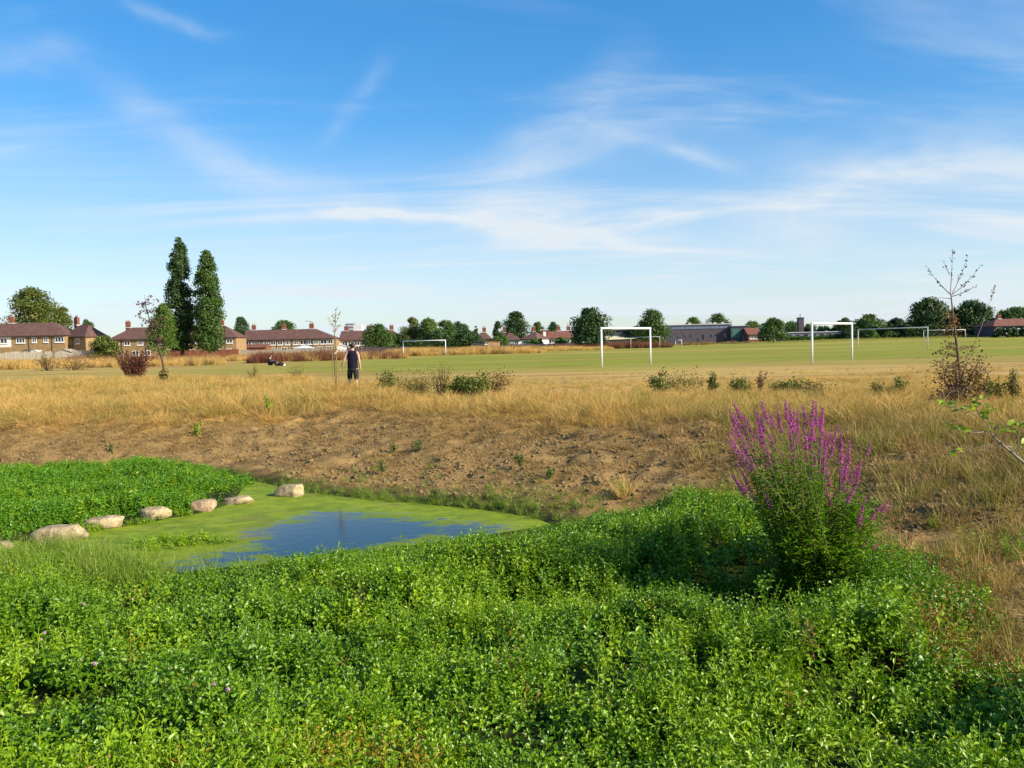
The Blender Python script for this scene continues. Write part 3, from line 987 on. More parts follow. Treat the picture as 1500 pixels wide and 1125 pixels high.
def house(label, x0, x1, Y, y_eave, y_ridge, D, wall='brick', roof='tile', hl=0, hr=0, wins=(), lows=(), pipes=(), chims=(), rz=0.0,
          cat='house', name='terraced_house', group='houses beyond the field', gutter=True, doors=()):
    """pixel columns x0..x1 at distance Y; eaves and ridge heights read from pixel rows at the middle"""
    a, b_ = at_y(x0, y_eave, Y), at_y(x1, y_eave, Y)
    xm = (x0 + x1) / 2
    ze = at_y(xm, y_eave, Y).z
    zr = at_y(xm, y_ridge, Y + D / 2).z
    zb = min(ground_z(a.x, Y), ground_z(b_.x, Y)) - 0.05
    L = (b_.x - a.x) / max(0.5, math.cos(rz))
    t = empty(name, (a.x, Y, zb), rz, label, cat, group)
    he, hr_ = ze - zb, zr - zb
    wl = MB()
    wl.box(0, L, 0, D, 0, he)
    if not hl:
        wl.add([(0.001, 0.02, he), (0.001, D - 0.02, he), (0.001, D / 2, hr_ - 0.15), (0.25, 0.02, he), (0.25, D - 0.02, he), (0.25, D / 2, hr_ - 0.15)],
               [(0, 2, 1), (3, 4, 5), (0, 3, 5, 2), (1, 2, 5, 4)])
    if not hr:
        wl.add([(L - 0.001, 0.02, he), (L - 0.001, D - 0.02, he), (L - 0.001, D / 2, hr_ - 0.15), (L - 0.25, 0.02, he), (L - 0.25, D - 0.02, he), (L - 0.25, D / 2, hr_ - 0.15)],
               [(0, 1, 2), (3, 5, 4), (0, 2, 5, 3), (1, 4, 5, 2)])
    wl.build('wall', M[wall], t)
    rb = MB()
    hip_roof(rb, L, D, he + 0.10, hr_, hl, hr)
    ro = rb.build('roof', M[roof], t)
    px2x = lambda p: (at_y(p, y_eave, Y).x - a.x) / max(0.5, math.cos(rz))
    for c in chims:
        chimney(ro, px2x(c[0]), D, hr_, c[1] if len(c) > 1 else 0.9, c[2] if len(c) > 2 else 1.35)
    if gutter:
        MB().box(-0.3, L + 0.3, -0.50, -0.37, he - 0.12, he + 0.02).build('gutter', M['pipe'], t)
    for wd in wins:
        window(t, px2x(wd[0]), he - 0.35 - wd[2], wd[1], wd[2], wd[3] if len(wd) > 3 else 1)
    for wd in lows:
        window(t, px2x(wd[0]), wd[4] if len(wd) > 4 else 0.85, wd[1], wd[2], wd[3] if len(wd) > 3 else 1)
    for p in pipes:
        x = px2x(p)
        MB().tube([(x, -0.08, 0.1), (x, -0.08, he - 0.05)], [0.06, 0.06], 6).build('downpipe', M['pipe'], t)
    for dp in doors:
        x = px2x(dp)
        dd = MB().box(x - 0.45, x + 0.45, -0.05, 0.03, 0.05, 2.05).build('door', M['upvc'], t)
        MB().box(x - 0.3, x + 0.3, -0.07, -0.052, 1.2, 1.9).build('pane', M['glass'], dd)
    return t, he, hr_, px2x


tA, heA, hrA, pA = house('long yellow brick terrace with brown tiled roof and a white rendered panel', -130, 95, 185, 493.5, 474.5, 8, hr=4.0,
                         wins=((30, 1.9, 1.15, 2), (50, 1.0, 1.1), (67, 1.0, 1.1), (87, 2.0, 1.15, 2), (-30, 1.8, 1.15, 2), (-60, 1.8, 1.15, 2), (-95, 1.8, 1.15)),
                         lows=((21, 1.9, 1.4, 2, 0.9), (49, 1.0, 0.9), (66, 1.6, 1.1), (86, 1.6, 1.1), (-40, 1.8, 1.2)), pipes=(42, 76, -10, -75), chims=((2, 1.0, 1.4), (-70, 1.0, 1.4)), doors=(58, -20))
MB().box(pA(-14), pA(16), -0.012, 0.05, heA - 2.3, heA - 0.05).build('white_panel', M['render'], tA)
window(tA, pA(3), heA - 1.5, 2.2, 1.1, 2)
window(tA, pA(-9), heA - 1.5, 0.9, 1.1, 0)

tW, heW, hrW, pW = house('shaded brick house wing turned at an angle beside the long terrace', 93, 138, 188, 494, 476.5, 5, wall='brick', hl=2.4, hr=2.4, rz=-0.52,
                         wins=((101, 1.9, 1.1, 2), (122, 1.2, 1.1)), lows=((104, 1.8, 1.2), (128, 1.2, 1.2)), chims=((100, 1.1, 1.7),), pipes=(112,))

house('brick terrace running behind the two poplars', 160, 346, 212, 496, 478.5, 8, hl=4.0, hr=4.0,
      wins=tuple((p, 1.5, 1.1, 2 if p % 2 else 1) for p in (170, 186, 205, 222, 240, 255, 272, 290, 323, 336)),
      lows=tuple((p, 1.6, 1.2) for p in (175, 198, 215, 250, 282, 318, 334)), pipes=(178, 213, 262, 330), chims=((178, 1.1, 1.5), (262, 1.0, 1.4), (318, 1.0, 1.3)))
tC, heC, hrC, pC = house('long brown-roofed terrace with three chimneys and a red lean-to', 357, 488, 232, 497, 482.5, 8, hr=5.5,
                         wins=tuple((p, 1.4 if p % 3 else 1.8, 1.15, 1 + p % 2) for p in (364, 375, 389, 400, 410, 421, 433, 444, 453, 463, 474, 484)),
                         lows=tuple((p, 1.6, 1.2) for p in (402, 416, 430, 450, 468, 482)), pipes=(381, 405, 427, 458), chims=((366, 1.1, 1.3), (411, 1.1, 1.2), (452, 1.2, 1.4)))
lt = MB()
lt.box(pC(358), pC(394), -3.2, -0.003, 0, 2.3)
lx = lt.build('lean_to', M['brickred'], tC)
rr_ = MB()
rr_.add([(pC(357), -3.5, 2.3), (pC(395), -3.5, 2.3), (pC(395), -0.01, 3.1), (pC(357), -0.01, 3.1), (pC(357), -3.5, 2.16), (pC(395), -3.5, 2.16), (pC(395), -0.01, 2.95), (pC(357), -0.01, 2.95)],
        [(0, 1, 2, 3), (7, 6, 5, 4), (0, 4, 5, 1), (1, 5, 6, 2), (2, 6, 7, 3), (3, 7, 4, 0)])
rr_.build('lean_to_roof', M['tilered'], lx)
tD, heD, hrD, pD = house('short brick terrace with one cream-rendered end house', 498, 592, 240, 497.5, 484, 8, hl=0, hr=4.0,
                         wins=tuple((p, 1.5, 1.2, 1) for p in (505, 514, 523, 532, 541, 560, 572, 583)), lows=tuple((p, 1.6, 1.2) for p in (504, 525, 545, 575)), pipes=(519, 548),
                         chims=((504, 1.2, 1.3), (537, 1.1, 1.2), (571, 1.1, 1.2)))
MB().box(pD(498) + 0.02, pD(517), -0.012, 0.05, 0.1, heD - 0.1).build('cream_panel', M['cream'], tD)
window(tD, pD(509), heD - 1.55, 1.6, 1.2, 1)
house('small brown-roofed house half hidden beside the black shed', 694, 719, 240, 497, 487, 7, roof='tile', hl=2.0, hr=1.5, wins=((700, 1.3, 1.1), (712, 1.3, 1.1)), lows=((706, 1.5, 1.2),), chims=((709, 1.0, 1.3),), name='small_house')
house('small white-walled house with brown hipped roof beside the conifer', 738, 763, 238, 498, 487, 7, wall='render', roof='tile', hl=1.5, hr=3.0, wins=((744, 1.3, 1.0), (756, 1.3, 1.0)), lows=((750, 1.5, 1.2),), chims=((739, .9, 1.3),), name='small_house')
tG, heG, hrG, pG = house('white rendered house row with a red brick dormer on its roof', 778, 840, 242, 495.5, 485, 8, wall='render', roof='tilered', hl=3.5, hr=0,
                         wins=tuple((p, 1.5, 1.1, 1) for p in (786, 797, 808, 820, 831)), lows=tuple((p, 1.5, 1.2) for p in (790, 812, 828)), chims=((783, .9, 1.2), (819, 1.0, 1.3), (834, 1.0, 1.2)), name='small_house')
dm = MB().box(pG(793), pG(803), 0.6, 3.9, heG - 0.1, hrG + 0.25).build('dormer', M['brickred'], tG)
MB().box(pG(791.5), pG(804.5), 0.3, 4.0, hrG + 0.253, hrG + 0.42).build('dormer_roof', M['render'], dm)
MB().box(pG(796), pG(800), 0.52, 0.58, heG + 0.5, hrG - 0.15).build('dormer_window', M['upvc'], dm)
house('pale house wall with hipped roof in shade behind the garden bushes', 764, 786, 232, 497, 486, 7, wall='render', roof='tile', hl=2.2, hr=2.2, rz=-0.5, wins=((770, 1.2, 1.0), (779, 1.2, 1.0)), lows=((772, 1.2, 1.0),), name='small_house')
house('small red gabled house beside the slate blue block', 1096, 1114, 262, 490, 480, 7, wall='brickred', roof='tilered', hl=0, hr=0, wins=((1101, 1.2, 1.0), (1108, 1.2, 1.0)), chims=(), name='small_house')
house('orange-roofed house under the green tree by the field edge', 1456, 1530, 215, 477, 466.5, 9, wall='brickdark', roof='tilered', hl=3, hr=3, wins=((1464, 1.6, 1.1), (1482, 1.6, 1.1), (1502, 1.6, 1.1)), lows=((1470, 1.6, 1.2), (1490, 1.6, 1.2)), chims=((1478, .9, 1.0),), name='small_house')

# school building: long dark brick block with a glazed strip and lighter roof edge
def flat_block(name, label, x0, x1, Y, ytop, D, wall, cat='building', group='buildings beyond the field'):
    a, b_ = at_y(x0, ytop, Y), at_y(x1, ytop, Y)
    zb = min(ground_z(a.x, Y), ground_z(b_.x, Y)) - 0.05
    t = empty(name, (a.x, Y, zb), 0, label, cat, group)
    h = at_y((x0 + x1) / 2, ytop, Y).z - zb
    L = b_.x - a.x
    MB().box(0, L, 0, D, 0, h).build('wall', M[wall], t)
    return t, L, h


tS, LS, hS = flat_block('school_building', 'long dark brick school building with a bluish glazed strip below its flat roof', 974, 1070, 268, 476, 12, 'brickdark')
MB().box(-0.4, LS + 0.2, -0.5, 12.3, hS + 0.004, hS + 0.28).build('roof', M['lead'], tS)
st_ = MB().box(-0.02, LS, -0.12, -0.003, hS - 1.25, hS - 0.1).build('glazed_strip', M['bluepanel'], tS)
for i in range(15):
    xx = LS * (i + 0.5) / 15
    MB().box(xx - 0.04, xx + 0.04, -0.17, -0.123, hS - 1.25, hS - 0.1).build('mullion', M['greypanel'], st_)
for i, (xx, w, h0, h1) in enumerate(((2.2, .9, 2.2, 3.4), (4.2, .8, 2.2, 3.2), (6.4, .8, 2.4, 3.4), (8.3, 1.0, 2.2, 3.5), (10.4, 1.1, 0.1, 2.3), (12.0, .9, 1.6, 3.4), (14.5, .8, 2.2, 3.3), (16.6, .8, 2.2, 3.2), (18.8, .9, 2.2, 3.4))):
    f = MB().box(xx - w / 2, xx + w / 2, -0.05, -0.003, h0, h1).build('window' if h0 > 0.5 else 'door', M['greypanel'], tS)
    MB().box(xx - w / 2 + .08, xx + w / 2 - .08, -0.08, -0.053, h0 + .08, h1 - .08).build('pane', M['glass'], f)
rb_ = MB()
for xx in (8, 12.5, 14.5, 16, 18.5):
    rb_.box(xx, xx + 0.8, 3, 4, hS + 0.285, hS + 0.8)
rb_.build('roof_vent', M['lead'], tS)['kind'] = 'stuff'
tS2, L2, h2 = flat_block('annexe_block', 'slate blue clad block with a green panel at the end of the school', 1070.6, 1097, 266, 478, 10, 'navypanel')
MB().box(0.4, 3.0, -0.06, -0.003, 1.6, h2 - 0.8).build('green_panel', M['greenpanel'], tS2)
MB().box(-0.02, L2 + 0.2, -0.3, 10.2, h2 + 0.004, h2 + 0.2).build('roof', M['greypanel'], tS2)
MB().box(3.6, 5.0, -0.05, -0.003, 0.1, 2.4).build('door', M['greypanel'], tS2)
tL, L3, h3 = flat_block('low_building', 'long low grey building behind the second white goal', 1150, 1246, 262, 487, 9, 'greypanel')
MB().box(-0.2, L3 + 0.2, -0.3, 9.2, h3 + 0.004, h3 + 0.25).build('roof', M['lead'], tL)
for i in range(8):
    xx = 1.5 + i * (L3 - 3) / 7
    f = MB().box(xx - 0.7, xx + 0.7, -0.06, -0.003, 1.0, 2.0).build('window', M['upvc'] if i == 6 else M['greypanel'], tL)
    MB().box(xx - 0.6, xx + 0.6, -0.08, -0.063, 1.1, 1.9).build('pane', M['glass'], f)
pst = at_y(1172.5, 466, 275)
zst = ground_z(pst.x, 275)
ck = empty('brick_stack', (pst.x, 275, zst - 0.05), 0, 'dark square brick stack rising above the low grey building', 'chimney stack')
MB().box(-0.85, 0.85, -0.85, 0.85, 0, pst.z - zst).build('shaft', M['brickdark'], ck)
MB().box(-1.0, 1.0, -1.0, 1.0, pst.z - zst + .003, pst.z - zst + 0.25).build('cap', M['felt'], ck)
MB().tube([(0, 0, pst.z - zst + 0.25), (0, 0, pst.z - zst + 1.4)], [0.25, 0.2], 8).build('flue', M['lead'], ck)
# dark hall with a cream sheet roof behind the biggest goal
tH, L4, h4 = flat_block('sports_hall', 'dark hall behind the largest goal with pale cream lean-to roof', 886, 944, 248, 484, 9, 'navypanel')
MB().box(-0.3, L4 + 0.3, -0.4, 9.3, h4 + 0.004, h4 + 0.3).build('roof', M['felt'], tH)
cr_ = MB()
zc0 = at_y(900, 497, 243).z - tH.location.z
cr_.add([(-0.5, -5, zc0), (8.6, -5, zc0 + 0.2), (8.6, -0.1, zc0 + 1.0), (-0.5, -0.1, zc0 + 1.0), (-0.5, -5, zc0 - .15), (8.6, -5, zc0 + .05), (8.6, -0.1, zc0 + .85), (-0.5, -0.1, zc0 + .85)],
        [(0, 1, 2, 3), (7, 6, 5, 4), (0, 4, 5, 1), (1, 5, 6, 2), (2, 6, 7, 3), (3, 7, 4, 0)])
cr_.build('lean_to_roof', M['creamroof'], tH)
MB().box(-0.3, 8.3, -4.7, -0.2, 0, zc0 - 0.003 - .15).build('lean_to_wall', M['brickdark'], tH)
# far pale office block
po = at_y(506, 474, 900); pq = at_y(529, 474, 900)
of = empty('office_block', (po.x, 900, 0), 0, 'distant pale blue and white office block above the terrace roofs', 'building')
MB().box(0, (pq.x - po.x) * 0.5, 0, 14, 0, po.z).build('tower', M['bluepanel'], of)
MB().box((pq.x - po.x) * 0.5 + .01, pq.x - po.x, 0, 14, 0, po.z - 1.6).build('wing', M['concrete'], of)
for k in range(3):
    MB().box(-0.1, (pq.x - po.x) * .5 + 0.1, -0.3, -0.01, po.z - 3 - k * 3.4, po.z - 2 - k * 3.4).build('floor_band', M['concrete'], of)


field_hedge('dark hedge under the big trees behind the thin sapling', 1325, 1462, 233, 3.2, 'dark', 9000)
field_hedge('dark hedge under the trees behind the long far goal', 1238, 1326, 246, 3.0, 'dark', 6500)
field_hedge('low green hedge at the foot of the low grey building', 1150, 1230, 258, 1.2, 'mid', 3500)
field_hedge('tangled green hedge at the foot of the tree clump behind the verge', 586, 690, 203, 2.6, 'dark', 6000)


# sheds, fences, street lamp
def shed(label, x0, x1, Y, yt, ye, D, wall, roof, name='garden_shed'):
    a, b_ = at_y(x0, ye, Y), at_y(x1, ye, Y)
    zb = ground_z(a.x, Y) - 0.03
    t = empty(name, (a.x, Y, zb), 0, label, 'shed')
    L = b_.x - a.x
    he = a.z - zb
    hr_ = at_y((x0 + x1) / 2, yt, Y).z - zb
    w = MB().box(0, L, 0, D, 0, he)
    w.add([(0, 0, he), (L, 0, he), (L / 2, 0, hr_ - 0.06), (0, D, he), (L, D, he), (L / 2, D, hr_ - 0.06)], [(0, 1, 2), (3, 5, 4)])
    w.build('wall', M[wall], t)
    r = MB()
    for s in (-1, 1):
        x_e = -0.15 if s < 0 else L + 0.15
        r.add([(x_e, -0.15, he - 0.02), (L / 2, -0.15, hr_), (L / 2, D + .15, hr_), (x_e, D + .15, he - .02), (x_e, -0.15, he - .08), (L / 2, -0.15, hr_ - .06), (L / 2, D + .15, hr_ - .06), (x_e, D + .15, he - .08)],
              [(0, 1, 2, 3), (7, 6, 5, 4), (0, 4, 5, 1), (2, 6, 7, 3), (3, 7, 4, 0)])
    r.build('roof', M[roof], t)
    d = MB().box(L * .5 - .4, L * .5 + .4, -0.04, -0.003, 0.05, min(1.9, he - .1)).build('door', M[wall], t)
    MB().box(L * .5 + .25, L * .5 + .3, -0.07, -0.043, 0.9, 1.05).build('handle', M['pipe'], d)


shed('pale weathered garden shed in front of the shaded house wing', 80, 105, 168, 511, 516, 3.0, 'fencepale', 'fence')
shed('dark flat-topped black garden shed at the foot of the tree clump', 690, 709, 200, 500.5, 502, 3.0, 'felt', 'felt')
shed('tan boarded garden shed beside the light green garden tree', 714, 732, 197, 499.5, 500.6, 3.0, 'tan', 'tan')
shed('white plastic garden shed below the terrace with the cream end', 493, 507, 205, 505, 507.5, 2.5, 'render', 'render')
shed('small grey garden shed against the long yellow brick terrace', 34, 44, 176, 512, 513.5, 2.0, 'fence', 'felt')
shed('small white garden shed against the long yellow brick terrace', 45, 53, 176, 512.5, 513.5, 2.0, 'render', 'render')

cv = at_y(444, 506, 222)
gc = empty('conservatory', (cv.x - 2.3, 222, ground_z(cv.x, 222)), 0, 'white conservatory with shallow peaked roof on the long brown-roofed terrace', 'conservatory')
hz_ = cv.z - gc.location.z
MB().box(0, 4.6, 0, 3.0, 0, hz_ - 0.75).build('wall', M['upvc'], gc)
MB().add([(-0.2, -0.2, hz_ - 0.74), (4.8, -0.2, hz_ - 0.74), (4.8, 3.2, hz_ - .74), (-.2, 3.2, hz_ - .74), (1.6, 1.5, hz_), (3.0, 1.5, hz_)],
         [(0, 1, 5, 4), (1, 2, 5), (2, 3, 4, 5), (3, 0, 4), (3, 2, 1, 0)]).build('roof', M['whitegrey'], gc)
for i in range(4):
    MB().box(0.2 + i * 1.1, 1.1 + i * 1.1, -0.04, -0.003, 0.7, hz_ - 0.95).build('pane', M['glass'], gc)


def fence(label, x0, x1, Y, yt, m, step=1.0, name='garden_fence', rake=0.0):
    a, b_ = at_y(x0, yt, Y), at_y(x1, yt, Y)
    t = empty(name, (a.x, Y, ground_z(a.x, Y)), 0, label, 'fence', 'garden fences along the field')
    L = b_.x - a.x
    n = max(2, int(L / 1.8))
    h = (a.z + b_.z) / 2 - t.location.z
    for i in range(n):
        hh = h + random.uniform(-0.12, 0.12)
        b = MB()
        x_0, x_1 = L * i / n + 0.05, L * (i + 1) / n - 0.05
        k = 9
        for j in range(k):
            xa = x_0 + (x_1 - x_0) * j / k
            b.box(xa, xa + (x_1 - x_0) / k * 0.93, 0 + 0.012 * (j % 2), 0.03 + 0.012 * (j % 2), 0.04, hh + random.uniform(-.02, .02))
        b.build('panel', M[m], t)
        MB().box(L * i / n - 0.05, L * i / n + 0.045, -0.03, 0.08, 0, h + 0.1).build('post', M[m], t)


fence('pale garden fence along the foot of the long yellow brick terrace', -20, 77, 166, 516.5, 'fencepale')
fence('grey panel fence below the shaded house wing', 106, 138, 164, 512.5, 'fence')
fence('brown garden fence below the terrace behind the poplars', 245, 350, 190, 513.0, 'brickred')
fence('brown fence line under the long brown-roofed terrace', 352, 495, 200, 511.5, 'fence')
fence('dark garden fence under the cream-ended terrace', 508, 600, 195, 508.5, 'brickdark')
fence('low dark fence behind the garden bushes of the white house', 735, 842, 198, 503.5, 'brickdark')

pl = at_y(457, 471, 262)
lp = empty('street_lamp', (pl.x, 262, 0), 0, 'slim street lamp rising behind the end chimney of the long terrace', 'street lamp')
MB().tube([(0, 0, 0), (0, 0, pl.z)], [0.12, 0.07], 8).build('pole', M['pipe'], lp)
MB().tube([(0, 0, pl.z - .05), (-1.2, 0, pl.z + 0.15)], [0.06, 0.05], 6).build('arm', M['pipe'], lp)
MB().box(-2.0, -1.15, -0.15, 0.15, pl.z + 0.08, pl.z + 0.26).build('lamp_head', M['greypanel'], lp)


# ================================================================== GOALS
def goal(label, p0, p1, r=0.06, h=2.44, m='white'):
    a, b_ = Vector(p0), Vector(p1)
    t = empty('football_goal', a, 0, label, 'goal', 'football goals on the field')
    d = b_ - a
    d.z = ground_z(b_.x, b_.y) - a.z
    MB().tube([(0, 0, -0.1), (0, 0, h - r)], [r, r], 12).build('post', M[m], t, True)
    MB().tube([(d.x, d.y, d.z - 0.1), (d.x, d.y, h - r)], [r, r], 12).build('post', M[m], t, True)
    u = Vector((d.x, d.y, 0)).normalized() * r
    MB().tube([(-u.x, -u.y, h), (d.x + u.x, d.y + u.y, h)], [r * 1.15, r * 1.15], 12).build('crossbar', M[m], t, True)
    sb = MB()
    return t


goal('largest white goal, standing beside the big dark green tree on the parched turf', gd(881, 53.5), gd(952.5, 58.5))
goal('white goal with thick posts seen against the low grey building', gd(1189.5, 53.0), gd(1248, 57.5))
goal('long thin far goal with bushes showing through it', gd(1257, 104), gd(1359, 96), 0.045, m='whitegrey')
goal('far goal partly behind the thin sapling', gd(1353, 170), gd(1414, 172), 0.05, m='whitegrey')
goal('white goal on the dry verge in front of the tree clump', gd(590.5, 138), gd(652.5, 134), 0.06)
goal('faint far goal seen through the posts of the largest goal', gd(924, 180), gd(966.5, 176), 0.045, m='whitegrey')
goal('tiny white goal against the dark school wall', gd(989.5, 230), gd(998.5, 229), 0.07, 1.6)


# ================================================================== BOULDERS
def boulder(label, x0, x1, yb, hpx, m, seed, flat=1.0):
    p = at_z((x0 + x1) / 2, yb - 2, WATER)
    px = F / p.y
    w, h = (x1 - x0) / px, hpx * 0.86 / px
    d = w * 0.62
    g = np.random.default_rng(seed)
    bm = bmesh.new()
    bmesh.ops.create_icosphere(bm, subdivisions=4, radius=1.0)
    ph = g.uniform(0, 6, 9)
    planes = [(Vector(g.normal(size=3)).normalized(), g.uniform(0.72, 0.92)) for _ in range(9)]
    planes.append((Vector((0.05, 0.0, 1)).normalized(), 0.72 * flat))
    for v in bm.verts:
        c = v.co.copy()
        c = Vector((math.copysign(abs(c.x) ** 0.8, c.x), math.copysign(abs(c.y) ** 0.8, c.y), math.copysign(abs(c.z) ** 0.8, c.z)))
        for n_, k in planes:
            e = c.dot(n_) - k
            if e > 0:
                c -= n_ * e * 0.85
        k = 1 + 0.05 * math.sin(3 * c.x + ph[0]) * math.sin(3.3 * c.y + ph[1]) + 0.035 * math.sin(7 * c.x + ph[2] + 2 * c.z) * math.sin(6 * c.z + ph[3])
        k += 0.02 * (vnoise(c.x * 6 + seed, c.y * 6 + c.z * 5, seed) - 0.5) * 2
        v.co = c * k
    zs = [v.co.z for v in bm.verts]
    xs_ = [v.co.x for v in bm.verts]
    sx, sz = w / (max(xs_) - min(xs_)), h * 1.45 / (max(zs) - min(zs))
    tilt = math.radians(6)
    for v in bm.verts:
        v.co = Vector((v.co.x * sx, v.co.y * d / 2, v.co.z * sz + v.co.x * sx * math.tan(tilt)))
    me = bpy.data.meshes.new('boulder')
    bm.to_mesh(me); bm.free()
    me.polygons.foreach_set('use_smooth', [True] * len(me.polygons))
    me.materials.append(M[m])
    o = bpy.data.objects.new('boulder', me)
    col.objects.link(o)
    o.location = (p.x, p.y + d * 0.35, WATER + h * 0.28)
    o.rotation_euler = (0, 0, g.uniform(-0.25, 0.25))
    tag(o, label, 'boulder', 'boulders along the pond edge')


boulder('rounded pinkish boulder end of the line, farthest from the bare bank', -34, 15, 812, 18, 'stone_b', 1)
boulder('longest tan boulder lying slanted in the duckweed', 37, 119, 797, 29, 'stone', 2)
boulder('low rounded tan boulder between the longest boulder and the cress', 118, 176, 777, 21, 'stone', 3)
boulder('rough blocky tan boulder half under trailing cress leaves', 199, 246, 764, 23, 'stone', 4)
boulder('pinkish angular boulder next to the flat slab', 275, 314, 752, 22, 'stone_b', 5)
boulder('flat-topped pale slab lying at the edge of the duckweed', 322, 370, 741, 14, 'stone', 6, 0.7)
boulder('rounded buff boulder alone at the foot of the bare bank', 398, 443, 730, 22, 'stone', 7)


# ================================================================== GREEN PLANTS IN THE POND EDGE
def sprig(seed, h, pairs, ll, lw, m):
    g = np.random.default_rng(seed)
    V, Fc = [], []

    def leaf(base, d, L, W, droop):
        d = Vector(d).normalized()
        s = d.cross(Vector((0, 0, 1)))
        s = s.normalized() if s.length > 1e-4 else Vector((1, 0, 0))
        up = s.cross(d).normalized()
        k = len(V)
        mid = base + d * L * 0.5
        tip = base + d * L - Vector((0, 0, droop * L))
        fo = up * W * 0.28
        V.extend([base, mid + s * W * .5 + fo - d * L * .08, mid + s * W * 0.34 + fo + d * L * .25, tip, mid - s * W * 0.34 + fo + d * L * .25, mid - s * W * .5 + fo - d * L * .08, mid + d * L * 0.05])
        Fc.extend([(k, k + 1, k + 6), (k + 1, k + 2, k + 6), (k + 2, k + 3, k + 6), (k + 3, k + 4, k + 6), (k + 4, k + 5, k + 6), (k + 5, k, k + 6)])
    a0 = g.uniform(0, 6.28)
    lean = Vector((g.normal() * .12, g.normal() * .12, 0))
    for i in range(pairs):
        t = 0.25 + 0.75 * (i + 1) / pairs
        base = Vector((0, 0, h * t)) + lean * h * t * t
        a = a0 + i * 1.57
        sz = (1.0 - 0.45 * max(0, t - 0.72) / 0.28)
        for s in (0, math.pi):
            aa = a + s + g.normal() * .25
            el = 0.15 + 0.65 * max(0, t - .6) / .4 + g.normal() * .38
            leaf(base, (math.cos(aa) * math.cos(el), math.sin(aa) * math.cos(el), math.sin(el)), ll * sz * g.uniform(.75, 1.35), lw * sz * g.uniform(.8, 1.3), 0.12)
    me = bpy.data.meshes.new('sprig')
    k = len(V)
    V.extend([Vector((-.002, 0, 0)), Vector((.002, 0, 0)), Vector((.0015, 0, h)) + lean * h, Vector((-.0015, 0, h)) + lean * h])
    Fc.append((k, k + 1, k + 2, k + 3))
    me.from_pydata([tuple(v) for v in V], [], Fc)
    me.materials.append(m)
    return bpy.data.objects.new('sprig', me)



def clump(seed, stems, length, pairs, ll, lw, m, spread=0.95):
    """a low bushy cushion: several leafy shoots from one foot"""
    g = np.random.default_rng(seed)
    V, Fc = [], []

    def leaf(base, d, up, L, W, droop):
        sd_ = d.cross(up)
        sd_ = sd_.normalized() if sd_.length > 1e-4 else Vector((1, 0, 0))
        n_ = sd_.cross(d).normalized()
        k = len(V)
        mid = base + d * L * 0.5
        tip = base + d * L - Vector((0, 0, droop * L))
        fo = n_ * W * g.uniform(.12, .34)
        V.extend([base, mid + sd_ * W * .5 + fo - d * L * .10, mid + sd_ * W * .38 + fo + d * L * .24, tip, mid - sd_ * W * .38 + fo + d * L * .24, mid - sd_ * W * .5 + fo - d * L * .10, mid + d * L * .04])
        Fc.extend([(k, k + 1, k + 6), (k + 1, k + 2, k + 6), (k + 2, k + 3, k + 6), (k + 3, k + 4, k + 6), (k + 4, k + 5, k + 6), (k + 5, k, k + 6)])
    for j in range(stems):
        a = 6.283 * j / stems + g.normal() * .4
        tl = spread * (g.uniform(.1, 1.0) if j else .05)
        ax = Vector((math.sin(tl) * math.cos(a), math.sin(tl) * math.sin(a), math.cos(tl)))
        L = length * g.uniform(.75, 1.2)
        foot = Vector((g.normal() * .02, g.normal() * .02, 0))
        curve = Vector((0, 0, .25 * L))
        a0 = g.uniform(0, 6.28)
        p_end = foot + ax * L + curve
        k = len(V)
        V.extend([foot + Vector((-.002, 0, 0)), foot + Vector((.002, 0, 0)), p_end + Vector((.001, 0, 0)), p_end + Vector((-.001, 0, 0))])
        Fc.append((k, k + 1, k + 2, k + 3))
        e1 = ax.orthogonal().normalized(); e2 = ax.cross(e1)
        for i in range(pairs):
            t = .30 + .70 * (i + 1) / pairs
            base = foot + ax * L * t + curve * t * t
            sz = 1.0 - .5 * max(0, t - .75) / .25
            for sgn in (0, math.pi):
                aa = a0 + i * 1.57 + sgn + g.normal() * .3
                out = e1 * math.cos(aa) + e2 * math.sin(aa)
                d = (out + ax * (.15 + .9 * max(0, t - .6) / .4) + Vector((0, 0, g.normal() * .22))).normalized()
                leaf(base, d, Vector((g.normal() * .3, g.normal() * .3, 1)), ll * sz * g.uniform(.7, 1.3), lw * sz * g.uniform(.75, 1.25), .12)
    me = bpy.data.meshes.new('clump')
    me.from_pydata([tuple(v) for v in V], [], Fc)
    me.materials.append(m)
    return bpy.data.objects.new('clump', me)


sp_objs = []
for i in range(5):
    sp_objs.append(clump(300 + i, 6 + i % 3, .20, 4 + i % 2, (.050, .046, .036, .040, .032)[i], (.036, .030, .024, .027, .020)[i], M['cress']))
for i in range(3):
    sp_objs.append(clump(310 + i, 7, .20, 5, (.046, .040, .034)[i], (.031, .026, .022)[i], M['cress_b']))
for i in range(2):
    sp_objs.append(clump(320 + i, 5, .26, 6, .058, .016, M['cress_b'], .6))
for i in range(2):
    sp_objs.append(clump(330 + i, 6, .20, 4, .040, .020, M['cress_y']))
for i in range(2):
    sp_objs.append(clump(340 + i, 6, .20, 4, .040, .018, M['cress_r']))
for i in range(4):
    sp_objs.append(clump(350 + i, 6, .19, 4, .052, .034, M['cress_c']))
for i in range(4):
    sp_objs.append(sprig(360 + i, 0.34, 9, (.046, .058)[i % 2], (.020, .013)[i % 2], M['cress_b' if i > 1 else 'cress']))
for i, o in enumerate(sp_objs):
    o.name = 'sprig_%02d' % i
LIB_SPRIG = library('sprigs', sp_objs)

